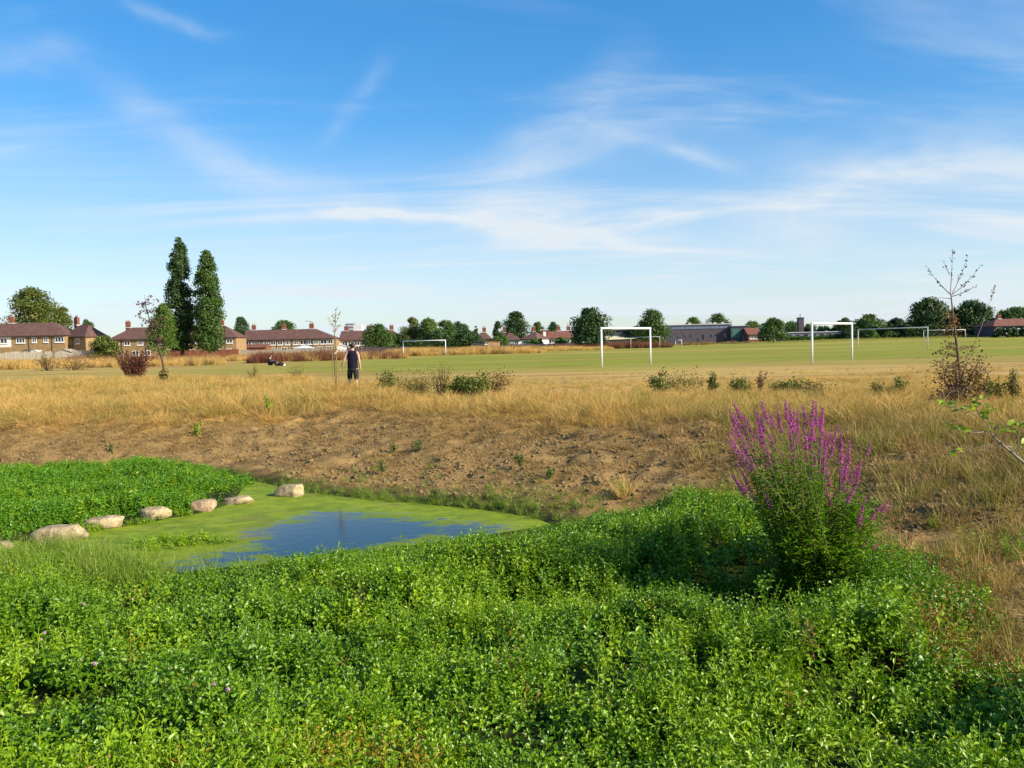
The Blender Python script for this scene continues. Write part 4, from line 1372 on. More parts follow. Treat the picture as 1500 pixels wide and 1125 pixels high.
near_poly = pxpoly([(-160, 838), (0, 818), (90, 812), (150, 826), (200, 846), (245, 868), (320, 852), (420, 840), (500, 828), (580, 816), (660, 803),
                    (720, 793), (790, 782), (850, 769), (900, 758), (1000, 750), (1075, 756), (1150, 790), (1230, 830), (1310, 858), (1400, 890), (1440, 930), (1448, 1000),
                    (1425, 1060), (1500, 1085), (1800, 1100), (1800, 1500), (-400, 1500)], -0.98)


def veg_height(x, y):
    """height of the leafy canopy above the ground"""
    d = -sdist(near_poly, x, y)
    edge = sstep(d, -0.05, 0.7 + 1.1 * sstep(y, 6.5, 8.5) * (1 - 0.8 * sstep(x, 1.6, 2.8)))
    lump = fbm(x * 0.95 + 3, y * 0.95, 60, 2)
    lump2 = fbm(x * 1.7, y * 1.7, 66, 2)
    h = 0.10 + edge * (0.24 + 0.62 * (lump - 0.45) + 0.50 * (lump2 - 0.5))
    # low, thin growth along the pond at the shallow end
    h = h * (0.45 + 0.55 * sstep(x + 0.9 * (y - 9.0), -3.6, -0.8))
    # a dip, then a hollow by the dry grass
    h = h * (1 - 0.85 * hollow(x, y))
    # the growth stays low round the narrow end of the pond
    for (px_, py_, rx_) in ((690, 795, 1.0), (665, 835, 1.1), (790, 800, 0.9), (570, 850, .8)):
        c_ = at_z(px_, py_, -0.95)
        h = h * (1 - 0.5 * np.exp(-((x - c_.x) / rx_) ** 2 - ((y - c_.y) / .9) ** 2))
    return np.clip(h, 0.05, 0.72)


HOLLOWS = []
for px_, py_, rx_, ry_ in ((1330, 1065, .50, .26), (480, 893, .34, .17), (575, 880, .30, .15), (290, 925, .34, .16), (870, 1000, .28, .13), (775, 1075, .26, .13), (1110, 1060, .34, .15), (1310, 985, .22, .14),
                           (790, 838, .55, .20), (960, 905, .40, .18), (1115, 885, .55, .38), (1185, 905, .40, .30), (110, 1005, .30, .13), (650, 1055, .24, .12), (420, 985, .22, .11), (1230, 1020, .24, .12),
                           (60, 905, .36, .16), (690, 925, .32, .15), (950, 1075, .22, .11), (250, 1090, .22, .10), (1040, 960, .30, .14), (1430, 1000, .2, .2)):
    c_ = at_z(px_, py_, -0.48)
    HOLLOWS.append((c_.x, c_.y, rx_ * 1.15, ry_ * 1.7))
c_ = at_z(1196, 872, -0.72)
HOLLOWS += [(c_.x - .12, c_.y - .42, .55, .42), (c_.x - .6, c_.y - .12, .65, .36), (c_.x, c_.y, .4, .4)]


def hollow(x, y):
    k = np.zeros(np.shape(x))
    wx = x + 0.16 * (fbm(x * 2.2, y * 2.2, 81, 2) - .5) * 2
    wy = y + 0.16 * (fbm(x * 2.2, y * 2.2, 82, 2) - .5) * 2
    for (cx, cy, rx, ry) in HOLLOWS:
        k = np.maximum(k, np.exp(-((wx - cx) / rx) ** 2 - ((wy - cy) / ry) ** 2))
    return k


def poly_points(poly, n):
    P = np.array(poly)
    lo, hi = P.min(0), P.max(0)
    out = np.zeros((0, 2))
    while len(out) < n:
        q = rng.uniform(lo, hi, (n * 2, 2))
        q = q[sdist(poly, q[:, 0], q[:, 1]) < 0]
        out = np.concatenate([out, q])
    return out[:n]


def build_near_foliage():
    q = poly_points(near_poly, 30000)
    vis = (np.abs(q[:, 0]) < 0.68 * q[:, 1] + 0.5) & (q[:, 1] > 2.3)
    q = q[vis]
    x, y = q[:, 0], q[:, 1]
    gap = fbm(x * 1.5, y * 1.5, 77, 3)
    keep = rng.uniform(0, 1, len(x)) < np.clip(0.12 + 2.6 * (gap - 0.38), 0.12, 0.85) * (1 - 0.78 * hollow(x, y))
    keep &= rng.uniform(0, 1, len(x)) < np.clip(9.0 / (y + 2.5), 0.62, 1)
    x, y, gap = x[keep], y[keep], gap[keep]
    h = veg_height(x, y)
    # most shoots end at the canopy, some below it
    f = np.where(rng.uniform(0, 1, len(x)) < 0.7, 1.0, rng.uniform(0.4, 0.95, len(x)))
    top = h * f * rng.uniform(0.88, 1.14, len(x))
    zg = terrain(x, y, False)
    scl = rng.uniform(0.75, 1.30, len(x))
    zz = zg + top - 0.20 * scl
    tone = fbm(x * 0.55, y * 0.55, 91, 3)
    r = rng.uniform(0, 1, len(x)) * 0.75 + (tone - 0.5) * 2.4 + 0.16 - 0.22 * sstep(x, -1.0, 1.2)
    idx = np.where(r < 0.62, rng.integers(0, 5, len(x)), np.where(r < 0.93, rng.integers(5, 8, len(x)), np.where(rng.uniform(0, 1, len(x)) < .5, rng.integers(8, 10, len(x)), rng.integers(5, 8, len(x)))))
    yp = at_z(540, 1090, -0.4)
    q1 = np.exp(-((x - yp.x) / 0.28) ** 2 - ((y - yp.y) / 0.30) ** 2)
    idx = np.where(rng.uniform(0, 1, len(x)) < 0.8 * q1, rng.integers(10, 12, len(x)), idx)
    bp = at_z(1395, 935, -0.5)
    q2 = np.exp(-((x - bp.x) / 0.28) ** 2 - ((y - bp.y) / 0.5) ** 2)
    idx = np.where(rng.uniform(0, 1, len(x)) < 0.75 * q2, rng.integers(12, 14, len(x)), idx)
    idx = np.where(rng.uniform(0, 1, len(x)) < 0.012, rng.integers(10, 14, len(x)), idx)
    tall = rng.uniform(0, 1, len(x)) < 0.05
    idx = np.where(tall, rng.integers(18, 22, len(x)), idx)
    # dry edge
    ed = -sdist(near_poly, x, y)
    dry = sstep(x, 1.5, 2.6) * (1 - sstep(ed, 0.1, 0.6))
    idx = np.where(rng.uniform(0, 1, len(x)) < 0.5 * dry, rng.integers(10, 14, len(x)), idx)
    P = np.stack([x, y, zz], 1)
    scatter('waterside_foliage', P, scl, idx, LIB_SPRIG, 'dense glossy green leafy growth filling the near side of the pond', 'foliage', 0.30)
    return len(x)


build_near_foliage()

# patch of cress behind the boulders
q = poly_points(patch_poly, 5200)
x, y = q[:, 0], q[:, 1]
ed = -sdist(patch_poly, x, y)
h = 0.02 + 0.26 * sstep(ed, 0.0, 1.3) * (0.5 + fbm(x * 0.8, y * 0.8, 14, 3)) + 0.38 * (fbm(x * 1.3, y * 1.6, 15, 2) - .5)
zz = np.maximum(terrain(x, y, False), WATER - 0.05) + h - 0.16 + rng.uniform(-0.05, 0.04, len(x))
scatter('cress_patch', np.stack([x, y, zz - 0.05], 1), rng.uniform(0.7, 1.15, len(x)), np.where(rng.uniform(0, 1, len(x)) < 0.9, rng.integers(14, 18, len(x)), rng.integers(5, 8, len(x))),
        LIB_SPRIG, 'bright green cress bed behind the line of boulders', 'foliage', 0.22)

# small rafts of leaves floating on the duckweed and green fringe along the far shore
rp = []
for (px, py, rw, rd, n) in ((250, 797, 0.5, 0.16, 36), (290, 792, 0.3, 0.1, 18), (318, 795, 0.16, 0.06, 8), (215, 803, 0.3, 0.1, 10), (330, 838, 0.4, 0.1, 10), (200, 768, .2, .06, 8), (262, 756, .2, .06, 8), (130, 780, .2, .06, 8)):
    c = at_z(px, py, WATER)
    rp.append(np.stack([c.x + rng.normal(size=n) * rw * .5, c.y + rng.normal(size=n) * rd * .8, np.full(n, WATER - 0.07) + rng.uniform(-.03, .05, n)], 1))
rp = np.concatenate(rp)
scatter('floating_leaves', rp, rng.uniform(0.45, 0.8, len(rp)), rng.integers(5, 8, len(rp)), LIB_SPRIG, 'thin rafts of small leaves in the duckweed', 'foliage', 0.3)


# ------------------------------------------------------------------ grasses
def tuft(seed, n, rad, L, W, bend, m, spread=0.35, heads=0):
    g = np.random.default_rng(seed)
    a = g.uniform(0, 6.28, n); r = rad * np.sqrt(g.uniform(0, 1, n))
    P = np.stack([np.cos(a) * r, np.sin(a) * r, np.full(n, -0.02)], 1)
    D = np.stack([np.cos(a) * r / rad * spread + g.normal(size=n) * .15, np.sin(a) * r / rad * spread + g.normal(size=n) * .15, np.ones(n)], 1)
    V, Fq = blades(P, D, L * g.uniform(0.5, 1.15, n), W, bend * g.uniform(.3, 1.3, (n, 1)), seed)
    return np_mesh('tuft', V, Fq, m, None, False, False)


tf = []
for i in range(5):
    tf.append(tuft(400 + i, 60, 0.22, 0.40, 0.010, 0.30 + 0.16 * i, M['straw'], 0.45 + 0.15 * i))
for i in range(3):
    tf.append(tuft(410 + i, 50, 0.18, 0.28, 0.010, 0.5, M['straw_b'], 0.6))
for i in range(3):
    tf.append(tuft(420 + i, 55, 0.18, 0.36, 0.009, 0.35, M['straw_g'], 0.5))
for i in range(3):
    tf.append(tuft(430 + i, 36, 0.10, 0.26, 0.006, 0.3, M['marsh'], 0.4))
for i in range(3):
    tf.append(tuft(440 + i, 34, 0.16, 0.11, 0.010, 0.9, M['straw_b'], 1.1))
for i, o in enumerate(tf):
    o.name = 'tuft_%02d' % i
LIB_TUFT = library('tufts', tf)


def build_dry_grass():
    n = 95000
    y = rng.uniform(11.5, 46, n)
    x = rng.uniform(-1, 1, n) * (0.64 * y + 1.0)
    keep = rng.uniform(0, 1, n) < (0.64 * y + 1) / (0.64 * 46 + 1)
    x, y = x[keep], y[keep]
    s = sdist(basin_poly, x, y)
    soil = soil_weight(x, y, s)
    nz = fbm(x * 0.22, y * 0.5, 51, 4)
    far_edge = 26.5 + 6.5 * sstep(-x, 2.5, 5) + 4 * (fbm(x * 0.1, y * 0.03, 52, 2) - 0.5) * 2 + 14 * sstep(-x, 6, 13) - 3.0 * sstep(x, 0, 3)
    dens = (1 - soil) * (1 - sstep(y, far_edge - 3, far_edge + 1.5)) * sstep(s, 0.6, 2.2)
    dens = dens * np.clip(0.42 + 3.2 * (nz - 0.45), 0.06, 1)
    # sparse tufts on the bank
    dens = np.maximum(dens, 0.05 * sstep(s, 0.5, 1.5) * (1 - sstep(y, 25, 30)) * (0.3 + 2.0 * (fbm(x * 1.2, y * 1.2, 53, 2) > 0.58)))
    keep = rng.uniform(0, 1, len(x)) < dens
    x, y, nz, soil = x[keep], y[keep], nz[keep], soil[keep]
    z = terrain(x, y)
    n = len(x)
    r = rng.uniform(0, 1, n) * 0.6 + fbm(x * 0.35, y * 0.6, 57, 3) * 0.8 - 0.15
    idx = np.where(r < 0.50, rng.integers(0, 5, n), np.where(r < 0.60, rng.integers(5, 8, n), np.where(r < 0.74, rng.integers(8, 11, n), rng.integers(0, 5, n))))
    idx = np.where(soil > 0.25, rng.integers(5, 8, n), idx)
    scl = rng.uniform(0.42, 0.95, n) * np.clip(0.35 + 1.5 * fbm(x * 0.45, y * 0.9, 59, 3), 0.4, 1.5) * (1 - 0.45 * soil)
    scl = scl * (1 - 0.35 * sstep(y, 22, 26) * sstep(x, -4, -2))
    scl = scl * (1 + 0.40 * np.exp(-((x + 5.5) / 2.2) ** 2 - ((y - 28.3) / 1.5) ** 2))
    dull = sstep(x, 2.5, 5) * (1 - sstep(y, 13, 18))
    idx = np.where(rng.uniform(0, 1, n) < dull * 0.8, rng.integers(5, 8, n), idx)
    scatter('dry_grass', np.stack([x, y, z], 1), scl, idx, LIB_TUFT, 'golden dry long grass along the top of the bank', 'grass', 0.14)
    # thin short grass where the rough gives way to the mown field
    n = 26000
    y = rng.uniform(24, 47, n); x = rng.uniform(-1, 1, n) * (0.64 * y + 1)
    k = rng.uniform(0, 1, n) < (1 - sstep(y, 26, 46)) * np.clip(2.6 * (fbm(x * .25, y * .6, 54, 4) - .32), 0, 1) * (y / 47)
    x, y = x[k], y[k]
    n = len(x)
    scatter('thin_grass', np.stack([x, y, terrain(x, y)], 1), rng.uniform(0.25, 0.55, n) * (1 - .35 * sstep(y, 30, 46)), np.where(rng.uniform(0, 1, n) < .6, rng.integers(0, 5, n), rng.integers(5, 11, n)), LIB_TUFT,
            'thin straw grass between the rough and the mown field', 'grass', 0.25)
    # flattened litter on the bank
    n = 60000
    y = rng.uniform(9, 25, n); x = rng.uniform(-1, 1, n) * (0.64 * y + 1)
    s = sdist(basin_poly, x, y)
    w = sstep(s, 0.2, 2.4) * (1 - sstep(s, 7, 9)) * (0.25 + 0.35 * sstep(x, 2.2, 4.0) + 0.5 * sstep(-x, 5, 9) + 0.5 * sstep(s, 2.5, 5))
    k = rng.uniform(0, 1, n) < w * np.clip(0.3 + 2.2 * (fbm(x * .9, y * .9, 58, 3) - .3), .1, 1) * 0.75
    x, y = x[k], y[k]
    n = len(x)
    idx = np.where((x > 2.5) & (rng.uniform(0, 1, n) < 0.16), rng.integers(5, 11, n), rng.integers(14, 17, n))
    scatter('grass_litter', np.stack([x, y, terrain(x, y)], 1), rng.uniform(0.4, 1.15, n), idx, LIB_TUFT, 'flattened dead grass strewn over the bare bank', 'grass', 0.2)
    # rough dry grass at the near corner of the bank and along its dry side
    n = 800
    y = rng.uniform(3.2, 9, n); x = rng.uniform(2.0, 6, n)
    s = sdist(basin_poly, x, y)
    k = (rng.uniform(0, 1, n) < sstep(s, -0.55, 0.3) * (1 - sstep(s, 2, 3))) & (x < 0.66 * y + .3) & (veg_out(x, y))
    x, y = x[k], y[k]
    n = len(x)
    scatter('bank_grass', np.stack([x, y, terrain(x, y)], 1), rng.uniform(0.4, 0.9, n), np.where(rng.uniform(0, 1, n) < .6, rng.integers(5, 8, n), np.where(rng.uniform(0, 1, n) < .7, rng.integers(8, 11, n), rng.integers(0, 5, n))),
            LIB_TUFT, 'rough browned grass on the dry side of the leafy growth', 'grass', 0.25)


def bank_weeds():
    n = 900
    y = rng.uniform(3.6, 10, n); x = rng.uniform(2.2, 5.6, n)
    d = sdist(near_poly, x, y)
    k = (rng.uniform(0, 1, n) < (1 - sstep(d, 0.1, 1.5)) * np.clip(3 * (fbm(x * 1.1, y * 1.1, 83, 3) - .3), .05, 1)) & (d > -.1)
    x, y = x[k], y[k]
    n = len(x)
    scatter('bank_weeds', np.stack([x, y, terrain(x, y) - .04], 1), rng.uniform(0.5, 1.0, n), rng.choice([2, 4, 5, 8, 9, 10, 11, 12, 13], n), LIB_SPRIG,
            'thin green and browned weeds straying up the dry bank', 'weeds', 0.3)


def veg_out(x, y):
    return sdist(near_poly, x, y) > -0.12


build_dry_grass()
bank_weeds()

# green fringe on the shore and marsh grass at the shallow end
sh = []
for (a0, b0, a1, b1, n, w) in ((440, 722, 620, 737, 260, 0.22), (600, 735, 780, 754, 240, 0.25), (700, 728, 830, 745, 110, 0.35), (820, 752, 900, 742, 60, .3), (395, 706, 450, 716, 70, 0.3), (500, 700, 640, 722, 60, .4)):
    t = rng.uniform(0, 1, n)
    for k in range(n):
        c = at_z(a0 + (a1 - a0) * t[k], b0 + (b1 - b0) * t[k], -1.0)
        sh.append((c.x + rng.normal() * w, c.y + rng.normal() * w * 1.3))
sh = np.array(sh)
dpo = sdist(pond_poly, sh[:, 0], sh[:, 1])
sh = sh[dpo > -0.12]
scatter('shore_grass', np.stack([sh[:, 0], sh[:, 1], terrain(sh[:, 0], sh[:, 1])], 1), rng.uniform(0.22, 0.6, len(sh)), rng.integers(11, 14, len(sh)), LIB_TUFT,
        'short green grass fringing the foot of the bare bank', 'grass', 0.3)
mg = []
for (px, py, n, w) in ((95, 838, 42, 0.5), (130, 855, 36, 0.4), (40, 850, 30, .5), (180, 856, 18, .4), (10, 830, 18, .4), (60, 815, 25, .25)):
    c = at_z(px, py, -0.9)
    mg.append(np.stack([c.x + rng.normal(size=n) * w, c.y + rng.normal(size=n) * w], 1))
mg = np.concatenate(mg)
scatter('marsh_grass', np.stack([mg[:, 0], mg[:, 1], np.maximum(terrain(mg[:, 0], mg[:, 1]), WATER) + 0.02], 1), rng.uniform(0.8, 1.5, len(mg)), rng.integers(11, 14, len(mg)), LIB_TUFT,
        'thin yellow-green marsh grass at the shallow end of the pond', 'grass', 0.2)

# clods and stones on the bank
cl_objs = []
for i in range(5):
    g = np.random.default_rng(600 + i)
    bm = bmesh.new()
    bmesh.ops.create_icosphere(bm, subdivisions=1, radius=1.0)
    for v in bm.verts:
        v.co = Vector((v.co.x * 1.2, v.co.y, v.co.z * .75)) * g.uniform(0.65, 1.2)
    me = bpy.data.meshes.new('clod'); bm.to_mesh(me); bm.free()
    me.materials.append(M['clod'])
    o = bpy.data.objects.new('clod_%02d' % i, me)
    cl_objs.append(o)
LIB_CLOD = library('clods', cl_objs)
n = 60000
y = rng.uniform(9.5, 23, n); x = rng.uniform(-1, 1, n) * (0.63 * y + 0.5)
s = sdist(basin_poly, x, y)
w = soil_weight(x, y, s) * np.clip(0.25 + 1.8 * (fbm(x * .8, y * .8, 71, 3) - .25), 0.1, 1) * sstep(s, 0.05, 0.6)
k = rng.uniform(0, 1, n) < w
x, y = x[k], y[k]
P = np.stack([x, y, terrain(x, y)], 1)
scatter('earth_clods', P, 0.009 + 0.036 * rng.uniform(0, 1, len(x)) ** 2.4, rng.integers(0, 5, len(x)), LIB_CLOD, 'loose clods and stones of the bare earth bank', 'soil', 0.5)

# distant verge: tall dry grass, and the dock-brown weeds
vt = []
for i in range(3):
    vt.append(tuft(450 + i, 70, 0.55, 1.05, 0.035, 0.25, M['straw'], 0.5))
for i in range(3):
    vt.append(tuft(460 + i, 70, 0.55, 1.15, 0.045, 0.15, M['dockmix'], 0.4))
dkm = leaf_mat('dock mass', (0.11, 0.038, 0.028), (0.20, 0.085, 0.05), (0.22, 0.14, 0.06), 0.7, 0.1, 0.1, True)
for i in range(3):
    vt.append(tuft(470 + i, 70, 0.6, 1.2, 0.06, 0.12, dkm, 0.4))
for i in range(2):
    vt.append(tuft(480 + i, 60, 0.5, 0.75, 0.035, 0.3, M['straw_g'], 0.5))
for i, o in enumerate(vt):
    o.name = 'weed_%02d' % i
LIB_WEED = library('weeds', vt)


def verge(name, label, strips, cat='grass'):
    P, S, I = [], [], []
    for (x0, x1, Y0, Y1, n, hs, ids) in strips:
        Yv = rng.uniform(Y0, Y1, n)
        pxv = rng.uniform(x0, x1, n)
        xv = (pxv - 750) / F * Yv
        P.append(np.stack([xv, Yv, terrain(xv, Yv)], 1))
        S.append(rng.uniform(0.7, 1.15, n) * hs * np.clip(0.35 + 1.25 * fbm(xv * .16, Yv * .05, 44, 3), .35, 1.3) * np.clip(np.minimum(pxv - x0, x1 - pxv) / 22 + .45, 0, 1))
        I.append(rng.choice(ids, n))
    scatter(name, np.concatenate(P), np.concatenate(S), np.concatenate(I), LIB_WEED, label, cat, 0.12)


verge('verge_grass', 'tall golden grass along the far verge below the houses',
      ((-60, 330, 92, 152, 3200, 0.72, (0, 1, 2, 0, 1, 3, 9)), (330, 560, 120, 160, 1300, 0.8, (0, 1, 2, 3)), (560, 800, 140, 190, 2600, 1.0, (0, 1, 2, 0, 1, 2, 3)), (780, 900, 170, 198, 700, 0.8, (0, 1, 9))))
verge('dock_weeds', 'belt of dark red-brown dock and dead weeds beyond the mown grass',
      ((375, 500, 106, 124, 170, 1.0, (6, 7, 8, 3, 4, 0, 1)), (480, 600, 112, 128, 90, 0.85, (6, 3, 4, 0, 1)), (365, 400, 100, 110, 70, .9, (6, 7)), (800, 985, 195, 214, 520, 1.1, (6, 7, 8, 4)), (560, 800, 176, 196, 300, 0.9, (4, 6)), (985, 1100, 240, 255, 200, 0.8, (9, 10, 3)),
       (1150, 1500, 222, 234, 420, 0.6, (9, 10, 9)), (90, 330, 118, 150, 120, 1.0, (4, 6))), 'weeds')


# ================================================================== BUSHES AND WEEDS ON THE ROUGH GRASS
def bush(name, label, px, py_base, py_top, wpx, kind, n=420, leaf=0.055, stems=9, group=None, cat='bush', sparse=1.0, Y=None, up=0.5):
    p = at_ground(px, py_base) if Y is None else gd(px, Y)
    zt = at_y(px, py_top, p.y).z
    H = max(0.3, zt - p.z)
    W = wpx * p.y / F * (1.35 if 22 < p.y < 40 and wpx > 22 and wpx < 56 else 1.0)
    tree_seed[0] += 1
    g = np.random.default_rng(tree_seed[0])
    t = empty(name, (p.x, p.y, p.z - 0.01), 0, label, cat, group)
    b = MB(); C = []; Nn = []
    for i in range(stems):
        a = g.uniform(0, 6.28)
        rr = W * 0.5 * math.sqrt(g.uniform(0, 1))
        hh = H * g.uniform(0.5, 1.0) * (1 - 0.3 * (rr / (W * .5)) ** 2)
        e = Vector((math.cos(a) * rr, math.sin(a) * rr, hh))
        mid = Vector((e.x * .45 + g.normal() * .03, e.y * .45 + g.normal() * .03, hh * .55))
        b.tube([(e.x * .12, e.y * .12, 0), mid, e], [H * .011 + .003, H * .008 + .002, 0.002], 5)
        k = max(3, int(n * (1.9 if p.y < 60 else 1.0) / stems))
        tt = g.uniform(0.12, 1.02, k) ** 0.8
        for q in tt:
            c = mid * (q / .55) if q < .55 else mid.lerp(e, (q - .55) / .45)
            C.append(np.array(c) + g.normal(size=3) * W * 0.11 * sparse)
            Nn.append(g.normal(size=3) + np.array([0, 0, up]))
    b.build('stem', M['barkdark'], t)
    C = np.array(C); C[:, 2] = np.maximum(C[:, 2], 0.03)
    V, Fq = leaf_cloud(C, np.array(Nn), leaf * 1.25 * g.uniform(.6, 1.3, len(C)), 0.6, 0.3, tree_seed[0])
    np_mesh('leaves', V, Fq, M[kind], t)['kind'] = 'stuff'
    return t


BG = 'scrubby bushes on the rough grass'
bush('scrub_bush', 'small bright green bush a few steps from the walking man', 570, 577, 541, 34, 'bush', 520, 0.06, group=BG)
bush('scrub_bush', 'low yellowish weedy bush between the small green bush and the tall stalks', 613, 580, 548, 48, 'weedy', 900, 0.045, 16, group=BG)
bush('tall_weed', 'tall feathery brown weed rising above the scrub bushes', 646, 582, 527, 34, 'weedy', 620, 0.035, 18, group=BG, cat='weed')
bush('scrub_bush', 'leafy dark green bramble bush, fullest of the scrub row', 672, 583, 541, 26, 'bush', 700, 0.07, 9, group=BG)
bush('scrub_bush', 'dense green bramble bush touching the fullest one', 696, 584, 541, 36, 'bush', 900, 0.07, 11, group=BG)
bush('scrub_bush', 'thin straggling bramble with bare tips at the end of the scrub row', 724, 580, 536, 38, 'brownleaf', 300, 0.055, 8, group=BG)
bush('scrub_bush', 'green leaning bramble at the start of the second scrub row', 968, 578, 541, 26, 'bush', 430, 0.06, 6, group=BG)
bush('scrub_bush', 'wispy brownish bramble under the largest goal', 1003, 578, 543, 50, 'weedy', 520, 0.05, 12, group=BG)
bush('scrub_bush', 'upright bramble with green tip in the second scrub row', 1042, 577, 541, 22, 'bush', 330, 0.055, 6, group=BG)
bush('scrub_bush', 'compact low green bush standing alone between bramble and tall stalk', 1085, 576, 551, 26, 'bush', 480, 0.06, 8, group=BG)
bush('tall_weed', 'tall thin stalk with brown tufts between low bushes', 1116, 578, 531, 16, 'brownleaf', 170, 0.045, 5, group=BG, cat='weed')
bush('scrub_bush', 'low wide green bush beyond the purple flower spikes', 1162, 580, 556, 36, 'bush', 560, 0.06, 9, group=BG)
bush('scrub_bush', 'brown and green trailing bush beside the low wide one', 1196, 583, 560, 34, 'brownleaf', 380, 0.06, 8, group=BG)
bush('scrub_bush', 'small faded bush in dry grass below the second goal', 1140, 580, 556, 26, 'weedy', 300, 0.05, 8, group=BG)
bush('scrub_bush', 'sparse pale green bush towards the thin sapling', 1288, 580, 557, 24, 'weedy', 260, 0.05, 7, group=BG)
bush('scrub_bush', 'small leafy bush with two tips towards the thin sapling', 1316, 582, 552, 28, 'bush', 330, 0.05, 7, group=BG)
bush('scrub_bush', 'green bush just past the sapling foot', 1452, 588, 553, 44, 'bush', 520, 0.055, 10, group=BG)
bush('tall_weed', 'upright leafy weed beyond the sapling foot', 1485, 588, 536, 22, 'weedy', 330, 0.045, 7, group=BG, cat='weed')
bush('withered_bush', 'dark withered brown bush around the sapling foot', 1398, 604, 563, 58, 'plum', 1500, 0.045, 26, group=BG)
bush('withered_bush', 'dry brown-leaved bush hugging the sapling stem', 1405, 598, 508, 84, 'brownleaf', 640, 0.055, 22, group=BG, sparse=1.4)
bush('dead_weed_clump', 'dead brown weeds on the grass below the shaded house wing', 68, 543, 515, 38, 'deadweed', 600, 0.12, 14, group=BG, Y=82, cat='weeds')
bush('dead_weed_clump', 'wider low clump of dead weeds next to the withered one', 106, 543, 519, 56, 'deadweed', 500, 0.12, 16, group=BG, Y=82, cat='weeds')
bush('green_weed', 'thin yellow-green weed standing in the golden grass', 394, 606, 568, 14, 'lime', 150, 0.04, 6, group=BG, cat='weed')
bush('green_weed', 'faint yellow-green weed at the edge of the bare bank', 288, 640, 612, 16, 'lime', 110, 0.04, 6, group=BG, cat='weed')
bush('green_weed', 'pale weed patch in the mown grass near the seated person', 372, 556, 527, 24, 'weedy', 160, 0.05, 9, group=BG, cat='weed')
bush('green_weed', 'wispy pale weed between the seated person and the staked sapling', 437, 556, 533, 28, 'weedy', 220, 0.05, 9, group=BG, cat='weed')
bush('scrub_bush', 'green tuft at the foot of the leaning young tree', 238, 558, 540, 18, 'weedy', 420, 0.09, 9, group=BG, Y=40)
bush('green_weed', 'tiny green seedling on the brown bank above the cress', 164, 661, 654, 8, 'bright', 60, 0.035, 4, group=BG, cat='weed')
for px_, py_, lab in ((613, 661, 'small green sprig alone high on the bare bank'), (763, 683, 'small dark green sprig in the middle of the bare bank'), (805, 702, 'wider grass sprig low on the bare bank'), (575, 664, 'green sprig beside another high on the bare bank'), (560, 694, 'green sprig above the shore on the bare bank'), (635, 735, 'bright yellow-green sprig at the waterline')):
    bush('bank_sprig', lab, px_, py_, py_ - 9, 16, 'bright', 90, 0.03, 8, group='sprigs on the bank', cat='weed')

# red-brown dock: a fan of upright stems
pk = gd(195, 50)
dk = empty('dock_plant', pk, 0, 'large dark red-brown dock bush standing on the dry grass', 'dock plant')
gk = np.random.default_rng(5)
sb = MB(); C = []; Nn = []
for i in range(80):
    a = gk.uniform(0, 6.28); r = gk.uniform(0, 1) ** .6
    e = Vector((math.cos(a) * r * 1.15, math.sin(a) * r * 0.9, gk.uniform(1.0, 1.75)))
    b0 = Vector((e.x * .35, e.y * .35, 0))
    sb.tube([b0, b0.lerp(e, .5) + Vector((0, 0, .08)), e], [.012, .010, .005], 4)
    for q in gk.uniform(.12, 1, 52):
        C.append(np.array(b0.lerp(e, q)) + gk.normal(size=3) * .05)
        Nn.append(gk.normal(size=3))
sb.build('stems', M['barkdark'], dk)['kind'] = 'stuff'
V, Fq = leaf_cloud(np.array(C), np.array(Nn), .10 * gk.uniform(.5, 1.3, len(C)), .6, .3, 5)
np_mesh('seed_heads', V, Fq, M['dock'], dk)['kind'] = 'stuff'


# ================================================================== SAPLINGS
def twig(b, C, N, g, p0, p1, r0, nleaf, start=0.2, jit=0.03, bow=0.06, sag=None):
    p0, p1 = Vector(p0), Vector(p1)
    L = (p1 - p0).length
    off = Vector(g.normal(size=3)) * L * bow
    if sag is not None:
        off = Vector((0, 0, sag * L))
    pts = []
    for i in range(6):
        t = i / 5
        pts.append(p0.lerp(p1, t) + off * math.sin(math.pi * t))
    b.tube(pts, [r0 * (1 - .8 * i / 5) for i in range(6)], 5)
    for q in g.uniform(start, 1.02, nleaf):
        i = min(4, int(q * 5)); f = q * 5 - i
        C.append(np.array(pts[i].lerp(pts[i + 1], min(1.1, f))) + g.normal(size=3) * jit)
        N.append(g.normal(size=3))


# thin sapling with bare-topped leader (pixels -> place at its own distance)
Ys = at_ground(1412, 592).y
base = gd(1409, Ys)


def sp(px, py, dy=0.0):
    p = at_y(px, py, Ys + dy)
    return p - base


sap = empty('young_sapling', base, 0, 'thin young sapling with bare forked top and orange-brown lower leaves', 'tree')
g = np.random.default_rng(77)
tb = MB()
tb.tube([(0, 0, -0.05), sp(1408, 560), sp(1402, 510), sp(1397, 470), sp(1393, 432)], [.040, .036, .030, .022, .013], 8)
tb.build('trunk', M['bark'], sap, True)
bb = MB(); C = []; N = []
for (x0, y0, x1, y1, nl, sg) in ((1393, 432, 1357, 390, 18, -.06), (1392, 432, 1396, 362, 20, -0.02), (1391, 402, 1381, 382, 9, 0), (1394, 432, 1418, 376, 20, -.04), (1394, 432, 1438, 387, 20, -.06),
                                 (1395, 434, 1431, 418, 16, -.05), (1394, 438, 1358, 438, 4, 0.05), (1452, 440, 1457, 419, 12, 0), (1406, 540, 1456, 420, 8, -.12)):
    twig(bb, C, N, g, sp(x0, y0), sp(x1, y1, g.normal() * .4), .011, nl, 0.3 if nl > 8 else 0.5, .02, .05, sg)
up_br = bb.build('upper_branch', M['barkgrey'], sap)
V, Fq = leaf_cloud(np.array(C), np.array(N), .052 * g.uniform(.7, 1.3, len(C)), .7, .3, 3)
np_mesh('leaves', V, Fq, M['plum'], up_br)['kind'] = 'stuff'
bb = MB(); C = []; N = []
